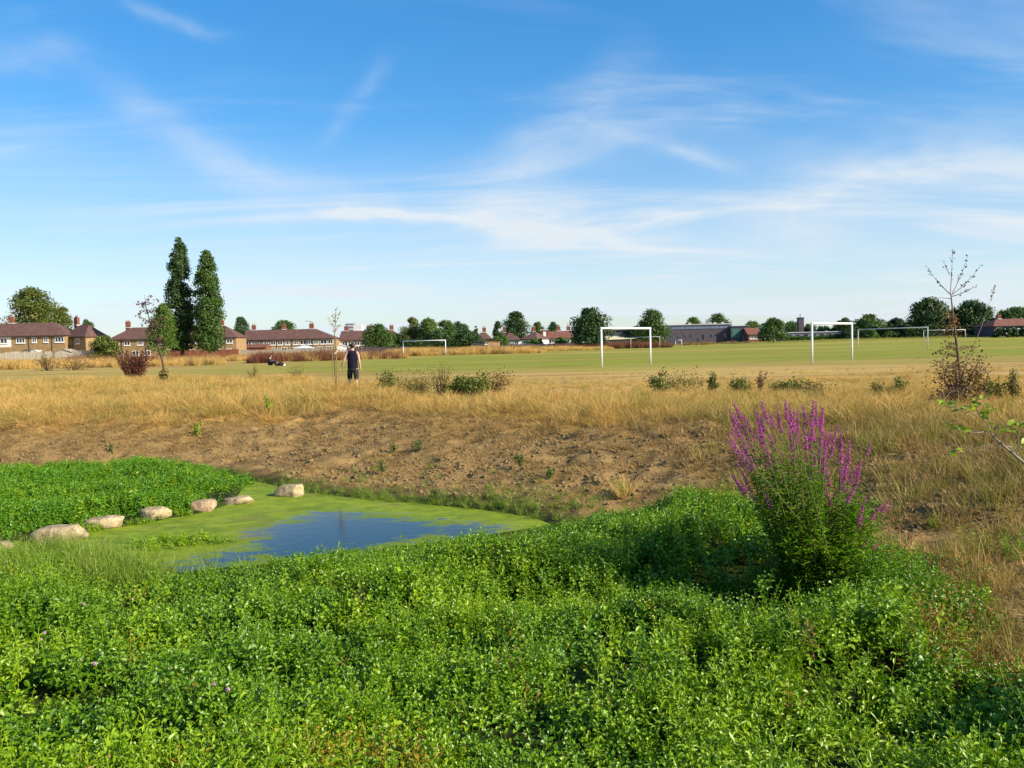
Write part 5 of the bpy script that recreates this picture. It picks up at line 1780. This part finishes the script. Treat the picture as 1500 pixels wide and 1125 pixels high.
for i in range(13):
    t = g.uniform(.35, .9)
    yy = 480 + (1 - t) * 60 - 22
    x0 = 1396 + (yy - 470) * .1
    twig(bb, C, N, g, sp(x0, yy), sp(x0 + g.normal() * 17, yy - g.uniform(-6, 10), g.normal() * .4), .007, 11, .1, .06)
md_br = bb.build('middle_branch', M['bark'], sap)
V, Fq = leaf_cloud(np.array(C), np.array(N), .06 * g.uniform(.6, 1.3, len(C)), .65, .3, 4)
np_mesh('leaves', V, Fq, M['russet'], md_br)['kind'] = 'stuff'
bb = MB(); C = []; N = []
for i in range(26):
    yy = g.uniform(505, 562)
    x0 = 1400 + (yy - 490) * .1
    ww = 24 + (yy - 500) * .25
    twig(bb, C, N, g, sp(x0, yy), sp(x0 + g.choice([-1, 1]) * g.uniform(.5, 1.2) * ww, yy - g.uniform(-8, 14), g.normal() * .5), .007, 13, .25, .05)
lw_br = bb.build('lower_branch', M['bark'], sap)
V, Fq = leaf_cloud(np.array(C), np.array(N), .06 * g.uniform(.6, 1.3, len(C)), .65, .3, 6)
np_mesh('leaves', V, Fq, M['brownleaf'], lw_br)['kind'] = 'stuff'

# staked sapling beside the walking man
base = gd(490, 29.2)
Ys = 29.2
st = empty('staked_sapling', base, 0, 'newly planted sapling with few pale leaves beside the walking man', 'tree')
tb = MB()
zt_ = sp(491, 455).z
tb.tube([(0, 0, -0.03), sp(489, 520), sp(490, 490), sp(492, 458)], [.018, .016, .012, .006], 7)
tb.build('trunk', M['bark'], st, True)
bb = MB(); C = []; N = []
g = np.random.default_rng(9)
for (x0, y0, x1, y1, nl) in ((490, 482, 480, 464, 8), (491, 478, 499, 458, 14), (491, 475, 486, 462, 10), (491, 472, 493, 452, 16), (490, 488, 484, 470, 8), (491, 486, 503, 472, 5), (490, 490, 495, 478, 6)):
    twig(bb, C, N, g, sp(x0, y0), sp(x1, y1, g.normal() * .1), .006, nl, .25, .03)
br = bb.build('branch', M['barkgrey'], st)
V, Fq = leaf_cloud(np.array(C), np.array(N), .075 * g.uniform(.6, 1.3, len(C)), .65, .3, 6)
np_mesh('leaves', V, Fq, M['paleleaf'], br)['kind'] = 'stuff'
for i, (px, top, bot, lab) in enumerate(((486, 512, 560, 'shorter thin timber stake beside the newly planted sapling'), (491.8, 492, 560, 'taller timber stake with pale tie beside the walking man'))):
    p = gd(px, 29.0 if i else 29.5)
    sk = empty('tree_stake', p, 0, lab, 'stake', 'stakes of the new sapling')
    hh = at_y(px, top, p.y).z - p.z
    r = .022 if i else .014
    b = MB().tube([(0, 0, -0.1), (0, 0, hh - .03), (0, 0, hh)], [r, r, r * .6], 8)
    b.build('shaft', M['timber'], sk)
    if i:
        MB().tube([(-.12, 0.12, hh - .72), (-.04, 0, hh - .60), (.045, 0, hh - .50)], [.028, .034, .028], 7).build('tie', M['rubber'], sk)
        MB().loft([(0, 0, .05, .05, .05), (0, 0, .12, .055, .055), (0, 0, .22, .045, .045)], 10).build('guard', M['greenwrap'], sk)

# leaning young tree with plum leaves in front of the poplars
base = gd(241, 40)
Ys = 40
ln = empty('leaning_young_tree', base, 0, 'leaning young tree with sparse purplish leaves before the leafy green tree', 'tree')
tb = MB()
tb.tube([(0, 0, -.05), sp(238, 530), sp(232, 508), sp(222, 480), sp(214, 450), sp(212, 432)], [.055, .048, .04, .03, .018, .006], 8)
tb.build('trunk', M['barkdark'], ln, True)
bb = MB(); C = []; N = []
g = np.random.default_rng(19)
for i in range(26):
    t = g.uniform(0, 1)
    y0 = 445 + t * 65
    x0 = 213 + max(0, (y0 - 450)) * .33
    w_ = 8 + 18 * math.sin(math.pi * min(1, t + .15))
    twig(bb, C, N, g, sp(x0, y0), sp(x0 + g.choice([-1, 1]) * g.uniform(.3, 1.0) * w_, y0 - g.uniform(-3, 12), g.normal() * .4), .010, 15, .15, .07)
br = bb.build('branch', M['barkdark'], ln)
V, Fq = leaf_cloud(np.array(C), np.array(N), .115 * g.uniform(.6, 1.3, len(C)), .65, .3, 7)
np_mesh('leaves', V, Fq, M['plum'], br)['kind'] = 'stuff'

# leafy branch reaching in over the dry bank, from a shrub rooted at the side
Yb = 4.6
rootp = gd(1600, Yb)
base = Vector((rootp.x, Yb, rootp.z))


def bp(px, py, dy=0.0):
    return at_y(px, py, Yb + dy) - base


shb = empty('leafy_shrub', base, 0, 'slender shrub branch with fresh lime-green leaves over the dry bank', 'shrub')
main = [(0, 0, -.05), bp(1580, 790), bp(1540, 718), bp(1500, 678), bp(1476, 658), bp(1455, 640), bp(1445, 618), bp(1432, 606)]
MB().tube(main, [.022, .017, .011, .0075, .006, .005, .0035, .002], 7).build('branch', M['barkgrey'], shb, True)
subs = [([bp(1446, 632), bp(1430, 634), bp(1408, 631), bp(1389, 625)], .0028), ([bp(1482, 655), bp(1455, 652), bp(1430, 656), bp(1412, 664)], .0026), ([bp(1446, 622), bp(1448, 612), bp(1449, 600)], .0025),
        ([bp(1432, 606), bp(1415, 604), bp(1398, 597), bp(1376, 594)], .0025), ([bp(1497, 676), bp(1488, 658), bp(1470, 640)], .003), ([bp(1490, 662), bp(1491, 645), bp(1494, 628)], .0025), ([bp(1456, 641), bp(1460, 634), bp(1459, 624)], .002), ([bp(1470, 640), bp(1477, 628)], .002), ([bp(1432, 606), bp(1430, 594), bp(1437, 588)], .0022),
        ([bp(1540, 718), bp(1530, 690), bp(1510, 665)], .004), ([bp(1580, 790), bp(1600, 740), bp(1590, 690)], .006)]
for pts, r in subs:
    MB().tube(pts, [r * (1 - .6 * i / (len(pts) - 1)) for i in range(len(pts))], 5).build('twig', M['barkgrey'], shb, True)
g = np.random.default_rng(33)


def broad_leaf(L, W):
    n = 6
    vs, fs = [], []
    for i in range(n + 1):
        t = i / n
        w = W * .5 * math.sin(math.pi * min(1, t * .93 + .03)) ** .7
        zc = -L * .12 * t * t
        vs += [(t * L, -w, zc + w * .35), (t * L, 0, zc), (t * L, w, zc + w * .35)]
    for i in range(n):
        k = i * 3
        fs += [(k, k + 3, k + 4, k + 1), (k + 1, k + 4, k + 5, k + 2)]
    return MB().add(vs, fs)


proto = broad_leaf(.046, .030).build('leaf', M['lime'], shb, True)
meshes = [proto.data, broad_leaf(.038, .023).build('leaf', M['lush'] if 'lush' in M else M['bright'], None, True, False).data]
first = True
for (px, py, k) in ((1390, 625, 4), (1400, 627, 3), (1404, 627, 3), (1426, 630, 2), (1448, 598, 4), (1447, 606, 3), (1446, 612, 2), (1376, 592, 2), (1386, 592, 3), (1398, 596, 4), (1408, 601, 3), (1416, 602, 3), (1424, 600, 2), (1432, 590, 4), (1438, 586, 3), (1428, 594, 2), (1396, 664, 2), (1412, 660, 3), (1404, 668, 2), (1434, 650, 2), (1459, 622, 2), (1462, 634, 2), (1455, 630, 3),
                    (1477, 624, 4), (1474, 632, 2), (1488, 634, 3), (1495, 626, 3), (1498, 622, 2), (1490, 650, 3), (1498, 654, 2), (1510, 662, 4), (1530, 690, 3), (1590, 690, 5), (1598, 735, 4)):
    for j in range(k):
        if first:
            o = proto; first = False
        else:
            o = bpy.data.objects.new('leaf', meshes[0 if g.uniform() < .65 else 1]); col.objects.link(o); o.parent = shb
        c = bp(px + g.normal() * 2.2, py + g.normal() * 2.0, g.normal() * .02)
        o.location = c
        o.rotation_euler = Euler((g.normal() * .5, -g.uniform(-.1, .9), g.uniform(0, 6.28)))
        s_ = g.uniform(.7, 1.2)
        o.scale = (s_, s_, s_)


# ================================================================== PURPLE LOOSESTRIFE
def build_loosestrife():
    p = at_z(1196, 872, -0.72)
    zb = ground_z(p.x, p.y)
    base = Vector((p.x, p.y, zb))
    t = empty('purple_loosestrife', base, 0, 'tall clump of purple loosestrife with magenta flower spikes by the pond', 'flower plant')
    g = np.random.default_rng(88)
    # five shared spike shapes, unit length along z
    spikes = []
    for i in range(5):
        n = 120
        z = g.uniform(0, 1, n) ** 0.9
        a = g.uniform(0, 6.28, n)
        r = .013 * (1 - .55 * z) * g.uniform(.6, 1.25, n)
        C = np.stack([np.cos(a) * r, np.sin(a) * r, z * 0.24], 1)
        N = np.stack([np.cos(a), np.sin(a), g.normal(size=n) * .6 + .3], 1)
        V, Fq = leaf_cloud(C, N, .017 * g.uniform(.6, 1.25, n) * (1.1 - .5 * z), .75, .3, 900 + i)
        o = np_mesh('flower_spike', V, Fq, M['flower'], None, False, False)
        spikes.append(o.data)
    # spike tips as seen in the photo: crown outline of the clump
    stems = MB()
    LC, LN, LS, LD = [], [], [], []
    tips = []
    for i in range(82):
        u = g.uniform(0, 1)
        px = 1066 + 195 * u
        crown_y = 640 - 55 * math.sin(math.pi * min(1, u * .9 + .18)) + (22 if u > .86 else 0)
        py = crown_y + abs(g.normal()) * 58 - 14
        tips.append((px, py, g.normal() * .30))
    for (px, py) in ((1300, 735), (1290, 742), (1306, 740), (1268, 730), (1262, 755), (1210, 715), (1204, 760), (1272, 790), (1275, 650), (1245, 705), (1232, 690), (1092, 705), (1130, 712), (1080, 680), (1140, 740), (1215, 780), (1284, 800), (1072, 655), (1120, 725), (1252, 715)):
        tips.append((px, py, g.normal() * .25))
    spk = 0
    for (px, py, dy) in tips:
        e = at_y(px, py, p.y + dy) - base
        r0 = Vector((g.normal() * .13 + e.x * .12, g.normal() * .13 + dy * .2, 0))
        hgt = e.z
        # stems rise first, then arch out
        m1 = Vector((r0.x + (e.x - r0.x) * .36, r0.y + (e.y - r0.y) * .36, hgt * .42))
        m2 = Vector((r0.x + (e.x - r0.x) * .72, r0.y + (e.y - r0.y) * .72, hgt * .76))
        pts = [r0, m1, m2, e]
        stems.tube(pts, [.0050, .0042, .0032, .0016], 5)
        d = (e - m2).normalized()
        L = g.uniform(.13, .25) * (1 if hgt > .9 else .7)
        sc_ = L / .24
        o = bpy.data.objects.new('flower_spike', spikes[spk % 5]); col.objects.link(o); o.parent = t
        spk += 1
        o.location = e - d * L * .86
        o.rotation_euler = d.to_track_quat('Z', 'Y').to_euler()
        wd = g.uniform(.75, 1.4)
        o.scale = (wd, wd, sc_)
        # side spikes lower on the stem
        if g.uniform() < .32 and hgt > .8 and spk < 190:
            o = bpy.data.objects.new('flower_spike', spikes[spk % 5]); col.objects.link(o); o.parent = t
            spk += 1
            q = m2.lerp(e, g.uniform(.05, .4))
            dd = (d + Vector(g.normal(size=3)) * .22).normalized()
            o.location = q
            o.rotation_euler = dd.to_track_quat('Z', 'Y').to_euler()
            o.scale = (.6, .6, g.uniform(.35, .7))
        # leaves in pairs up to the spike
        nl = int(120 * hgt / 1.3)
        for k in range(nl):
            q = g.uniform(.04, .82) ** 1.05
            if q < .42:
                c = r0.lerp(m1, q / .42)
            elif q < .76:
                c = m1.lerp(m2, (q - .42) / .34)
            else:
                c = m2.lerp(e, (q - .76) / .24)
            if q > .70 and g.uniform() < .5:
                continue
            a = g.uniform(0, 6.28)
            LD.append((math.cos(a), math.sin(a), g.uniform(-.1, .7)))
            LC.append(tuple(c)); LS.append(g.uniform(.045, .090) * (1.15 - .6 * q))
    stems.build('stems', M['loose_stem'], t)['kind'] = 'stuff'
    # leafy skirt low down
    lumps_ = [(g.normal() * .23 + .13, g.normal() * .18, g.uniform(.15, .90)) for _ in range(26)]
    for k in range(5600):
        lx_, ly_, lz_ = lumps_[g.integers(0, 26)]
        a = g.uniform(0, 6.28)
        dv_ = g.normal(size=3)
        dv_ = dv_ / np.linalg.norm(dv_) * .17 * g.uniform(.3, 1.1)
        LC.append((lx_ + dv_[0], ly_ + dv_[1], max(.03, lz_ + dv_[2] * 1.2)))
        a2 = a + g.normal() * .9
        LD.append((math.cos(a2), math.sin(a2), g.uniform(-.3, .8))); LS.append(g.uniform(.035, .07))
    LC = np.array(LC); LD = np.array(LD); LS = np.array(LS)
    LD = LD / np.linalg.norm(LD, axis=1, keepdims=True)
    n = len(LC)
    side = np.cross(LD, np.array([[0, 0, 1.0]]))
    side /= np.linalg.norm(side, axis=1, keepdims=True) + 1e-9
    s = LS[:, None]
    upv = np.cross(side, LD)
    p0 = LC; tip = LC + LD * s + np.array([[0, 0, -1.]]) * s * .25
    mid = LC + LD * s * .45
    V = np.stack([p0, mid + side * s * .15 + upv * s * .06, tip, mid - side * s * .15 + upv * s * .06], 1).reshape(-1, 3)
    i = np.arange(n)[:, None] * 4
    Fq = np.concatenate([i + np.array([[0, 1, 2]]), i + np.array([[0, 2, 3]])], 1).reshape(-1, 3)
    np_mesh('foliage', V, Fq, M['loose_leaf'], t)['kind'] = 'stuff'


build_loosestrife()

# golden tussock on the bank and pink clover heads in the leaves
pt = at_ground(912, 727)
tu = empty('grass_tussock', pt, 0, 'pale feathery grass tussock with yellow-green base on the bare bank', 'grass tussock')
a_ = tuft(701, 130, 0.13, 0.42, .007, .45, M['straw'], 0.75); a_.name = 'dry_blades'; col.objects.link(a_); a_.parent = tu; a_['kind'] = 'stuff'
a_ = tuft(702, 60, 0.07, 0.32, .008, .2, M['marsh'], 0.25); a_.name = 'green_blades'; col.objects.link(a_); a_.parent = tu; a_['kind'] = 'stuff'

g = np.random.default_rng(66)
cn = 90
cd_ = sphere_pts(cn, g)
V, Fq = leaf_cloud(cd_ * .011, cd_ + g.normal(size=(cn, 3)) * .4, .009, .5, .2, 67)
clov = np_mesh('flower_head', V, Fq, M['clover'], None, False, False).data
for px, py in ((123, 885), (230, 889), (65, 927), (60, 937), (139, 972), (313, 1002), (334, 1010)):
    d = ray(px, py)
    ts = np.linspace(2.5, 14, 1200) / d.y
    P = np.array(CAM)[None] + ts[:, None] * np.array(d)[None]
    k = int(np.argmax(P[:, 2] < terrain(P[:, 0], P[:, 1], False) + veg_height(P[:, 0], P[:, 1]) + .05))
    c = Vector(P[k]); zg = ground_z(c.x, c.y)
    cf = empty('clover_flower', (c.x, c.y, zg), 0, 'tiny pink clover flower head poking out of the leafy growth', 'flower', 'clover flowers in the leafy growth')
    hd = bpy.data.objects.new('flower_head', clov); col.objects.link(hd); hd.parent = cf; hd.location = (0, 0, c.z - zg)
    MB().tube([(0, 0, 0), (0.01, 0, (c.z - zg) * .5), (0, 0, c.z - zg)], [.002, .002, .0015], 5).build('stem', M['loose_leaf'], cf)


# ================================================================== PEOPLE
def skin_body(name, chains, m, parent, sub=2):
    """chains: list of [(pos, radius x, radius y)]; equal positions join into one skeleton"""
    vs, es, rad, key = [], [], [], {}

    def vid(p, rx, ry):
        k = tuple(round(c, 4) for c in p)
        if k not in key:
            key[k] = len(vs); vs.append(p); rad.append((rx, ry))
        return key[k]
    for ch in chains:
        ids = [vid(*c) for c in ch]
        es += list(zip(ids[:-1], ids[1:]))
    me = bpy.data.meshes.new(name)
    me.from_pydata([tuple(v) for v in vs], es, [])
    me.materials.append(m)
    o = bpy.data.objects.new(name, me); col.objects.link(o); o.parent = parent
    md = o.modifiers.new('skin', 'SKIN')
    md.use_smooth_shade = True
    for i, r in enumerate(rad):
        me.skin_vertices[0].data[i].radius = r
        me.skin_vertices[0].data[i].use_root = (i == 0)
    s = o.modifiers.new('sub', 'SUBSURF'); s.levels = sub; s.render_levels = sub
    return o


def hand_chains(w, h, s, r=.009):
    """w wrist, h direction of the hand, s side direction to the thumb"""
    w = Vector(w); h = Vector(h).normalized(); s = Vector(s).normalized()
    out = []
    palm = w + h * .075
    out.append([(tuple(w), .027, .024), (tuple(palm), .036, .018)])
    n = h.cross(s).normalized()
    for k, L in zip((-.030, -.010, .010, .028), (.062, .078, .082, .072)):
        b_ = palm + s * k + h * .018
        m_ = b_ + h * L * .55 + n * .010
        e = m_ + h * L * .40 + n * .028
        out.append([(tuple(palm), .036, .018), (tuple(b_), r + .001, r), (tuple(m_), r, r), (tuple(e), r * .8, r * .8)])
    tb0 = w + h * .03 + s * .032
    out.append([(tuple(w), .027, .024), (tuple(tb0), r * 1.3, r * 1.2), (tuple(tb0 + h * .035 + s * .02), r * 1.1, r), (tuple(tb0 + h * .065 + s * .024 + n * .01), r * .85, r * .8)])
    return out


def person_walking():
    p = gd(515.5, 29.6)
    t = empty('person', p, R(4), 'person in dark sleeveless top and dark shorts walking away through dry grass', 'person')
    # x to his right, y the way he walks
    H = []
    pel, wst, chs, nek = (0, 0, .95), (0, .01, 1.13), (0, .02, 1.34), (0.0, .03, 1.49)
    H.append([(pel, .145, .105), (wst, .135, .10), (chs, .155, .11), ((0, .025, 1.43), .10, .08), (nek, .058, .058), ((.004, .045, 1.56), .062, .066)])
    H.append([((.004, .045, 1.56), .062, .066), ((.006, .05, 1.64), .076, .092), ((.006, .045, 1.71), .066, .082), ((.006, .04, 1.755), .03, .04)])
    H.append([((.006, .05, 1.64), .076, .092), ((.03, .155, 1.625), .012, .014)])
    for sx in (-1, 1):
        H.append([((.006, .05, 1.64), .076, .092), ((.006 + sx * .088, .045, 1.635), .012, .022)])
    # arms: left held away from the body, right hanging a little back
    la = [((0, .025, 1.43), .10, .08), ((-.155, .02, 1.425), .066, .062), ((-.21, .01, 1.37), .056, .054), ((-.30, -.02, 1.16), .043, .043), ((-.345, .0, 1.08), .041, .040), ((-.425, .09, .91), .027, .024)]
    ra = [((0, .025, 1.43), .10, .08), ((.155, .02, 1.425), .066, .062), ((.205, .005, 1.37), .056, .054), ((.245, -.055, 1.14), .043, .043), ((.255, -.06, 1.06), .041, .040), ((.285, -.03, .87), .027, .024)]
    H += [la, ra]
    H += hand_chains((-.425, .09, .91), (-.25, .12, -1), (.3, 1, .1))
    H += hand_chains((.285, -.03, .87), (.1, .05, -1), (-.2, 1, 0))
    # legs mid-stride
    for sx, ky, ay, toe in ((-1, .16, .02, .14), (1, -.04, -.20, -.06)):
        H.append([(pel, .145, .105), ((sx * .105, 0, .87), .088, .092), ((sx * .125, ky * .55, .68), .078, .08), ((sx * .13, ky, .49), .058, .062), ((sx * .13, (ky + ay) / 2 - .02, .33), .056, .060), ((sx * .11, ay, .10), .036, .040), ((sx * .105, ay + .04, .055), .036, .04), ((sx * .115, ay + .16, .04), .040, .028)])
    skin_body('body', H, M['skin'], t)
    # sleeveless top
    v = MB()
    v.loft([(0, .0, .875, .190, .138), (0, .0, .93, .188, .138), (0, .005, 1.0, .182, .132), (0, .01, 1.13, .176, .126), (0, .02, 1.25, .186, .132), (0, .02, 1.34, .192, .134), (0, .02, 1.41, .200, .120), (0, .025, 1.465, .172, .094), (0.0, .03, 1.505, .080, .072)], 22, False)
    for i, q in enumerate(v.v):
        fold = 0.006 * math.sin(q[2] * 34 + q[0] * 18) + 0.005 * math.sin(q[0] * 60 + q[2] * 9)
        v.v[i] = (q[0] + fold, q[1] + fold * .8, q[2])
    v.build('vest', M['navy'], t, True)
    s = MB()
    s.loft([(0, 0, 1.0, .160, .118), (0, 0, .90, .178, .128), (0, 0, .80, .176, .126)], 20, False)
    for sx, ky in ((-1, .16), (1, -.04)):
        s.loft([(sx * .088, 0, .84, .103, .118), (sx * .112, ky * .4, .70, .100, .110), (sx * .128, ky * .75, .57, .094, .102), (sx * .132, ky, .47, .090, .098)], 16, False)
    s.build('shorts', M['charcoal'], t, True)
    hb = bmesh.new()
    bmesh.ops.create_icosphere(hb, subdivisions=3, radius=1)
    for v_ in hb.verts:
        c = v_.co
        if c.y > .45 and c.z < .45:
            c.y = .45
        if c.z < -.75:
            c.z = -.75
        v_.co = Vector((c.x * .092 + .006, c.y * .108 + .032, c.z * .105 + 1.672)) + Vector((1, 1, 1)) * .004 * math.sin(40 * c.x + 31 * c.z)
    me = bpy.data.meshes.new('hair'); hb.to_mesh(me); hb.free(); me.materials.append(M['hair'])
    me.polygons.foreach_set('use_smooth', [True] * len(me.polygons))
    o = bpy.data.objects.new('hair', me); col.objects.link(o); o.parent = t
    for sx, ay in ((-1, .02), (1, -.20)):
        b = MB().loft([(sx * .112, ay + .06, .0, .052, .14), (sx * .112, ay + .06, .03, .054, .142), (sx * .11, ay + .05, .075, .048, .11), (sx * .105, ay + .0, .12, .045, .06)], 14)
        b.build('shoe', M['shoe'], t, True)

    t.scale = (.95, .95, .97)


person_walking()


def person_seated():
    p = gpt(399, 535.5)
    t = empty('person', p, R(-6), 'person in black sitting with knees drawn up on the mown grass', 'person')
    # profile, facing +x, knees drawn up a little
    pel, chs, nek = (-.18, 0, .12), (-.21, 0, .46), (-.17, 0, .62)
    H = [[(pel, .15, .13), ((-.21, 0, .28), .14, .12), (chs, .16, .12), ((-.19, 0, .56), .09, .08), (nek, .055, .055), ((-.15, 0, .70), .062, .066), ((-.14, 0, .78), .085, .080), ((-.145, 0, .85), .06, .06)],
         [((-.14, 0, .78), .085, .080), ((-.035, 0, .76), .013, .013)]]
    for sy in (-1, 1):
        H.append([((-.19, 0, .56), .09, .08), ((-.20, sy * .18, .55), .062, .06), ((-.10, sy * .23, .33), .046, .046), ((.10, sy * .19, .40), .03, .03)])
        H += hand_chains((.10, sy * .19, .40), (.9, -sy * .3, .0), (0, -sy, .4))
        H.append([(pel, .15, .13), ((-.10, sy * .10, .13), .09, .09), ((.16, sy * .13, .40), .062, .062), ((.28, sy * .12, .16), .045, .045), ((.32, sy * .12, .05), .036, .036), ((.44, sy * .13, .05), .036, .028)])
    skin_body('body', H, M['skin'], t)
    v = MB()
    v.tube([(-.18, 0, .08), (-.20, 0, .22), (-.21, 0, .40), (-.20, 0, .52), (-.18, 0, .60)], [.19, .18, .195, .17, .08], 16)
    for sy in (-1, 1):
        v.tube([(-.20, sy * .15, .55), (-.15, sy * .215, .44), (-.10, sy * .232, .33), (.07, sy * .195, .39)], [.08, .07, .060, .046], 10)
    v.build('jacket', M['charcoal'], t, True)
    s = MB()
    for sy in (-1, 1):
        s.tube([(-.16, sy * .08, .13), (.04, sy * .12, .30), (.165, sy * .13, .405), (.24, sy * .125, .26), (.31, sy * .12, .08)], [.13, .10, .078, .066, .055], 12)
    s.build('trousers', M['navy'], t, True)
    h = MB()
    h.loft([(-.162, 0, .72, .080, .085), (-.158, 0, .78, .094, .092), (-.15, 0, .84, .090, .085), (-.145, 0, .88, .05, .05)], 14)
    h.build('hair', M['hair'], t, True)
    for sy in (-1, 1):
        MB().loft([(.38, sy * .13, .0, .13, .048), (.38, sy * .13, .04, .13, .05), (.35, sy * .125, .10, .08, .042)], 12).build('shoe', M['shoe'], t, True)

    t.scale = (1.18, 1.18, 1.24)


person_seated()

# bag and bundle lying next to the seated person
pb = gpt(411, 535.8)
bg_ = empty('rucksack', pb, R(8), 'black rucksack lying on the mown grass beside the seated person', 'bag')
b = MB()
b.tube([(-.34, 0, .05), (-.24, 0, .12), (-.05, 0, .21), (.12, 0, .20), (.24, 0, .13), (.28, 0, .10)], [.03, .10, .19, .18, .12, .04], 14)
for i, q in enumerate(b.v):
    b.v[i] = (q[0], q[1] * 1.1, max(0.0, q[2]))
b.build('bag_body', M['navy'], bg_, True)
MB().tube([(-.05, -.12, .36), (-.13, -.12, .46), (-.22, -.12, .40), (-.24, -.10, .24)], [.016, .016, .016, .016], 7).build('strap', M['charcoal'], bg_, True)
MB().loft([(.05, -.20, .09, .10, .02), (.05, -.205, .16, .11, .03), (.05, -.19, .26, .09, .02)], 12).build('pocket', M['charcoal'], bg_, True)
pw = gpt(415.6, 535.6)
wb_ = MB().loft([(0, 0, 0, .15, .11), (.01, 0, .08, .17, .13), (-.02, 0, .17, .13, .10), (-.03, .01, .23, .06, .05)], 14)
for i, q in enumerate(wb_.v):
    wb_.v[i] = (q[0] + .015 * math.sin(q[2] * 40 + q[1] * 30), q[1] + .012 * math.sin(q[0] * 40), q[2])
wbo = wb_.build('cloth_bundle', M['whitecloth'], None, True)
wbo.location = pw
tag(wbo, 'crumpled white cloth bundle against the black rucksack', 'cloth')
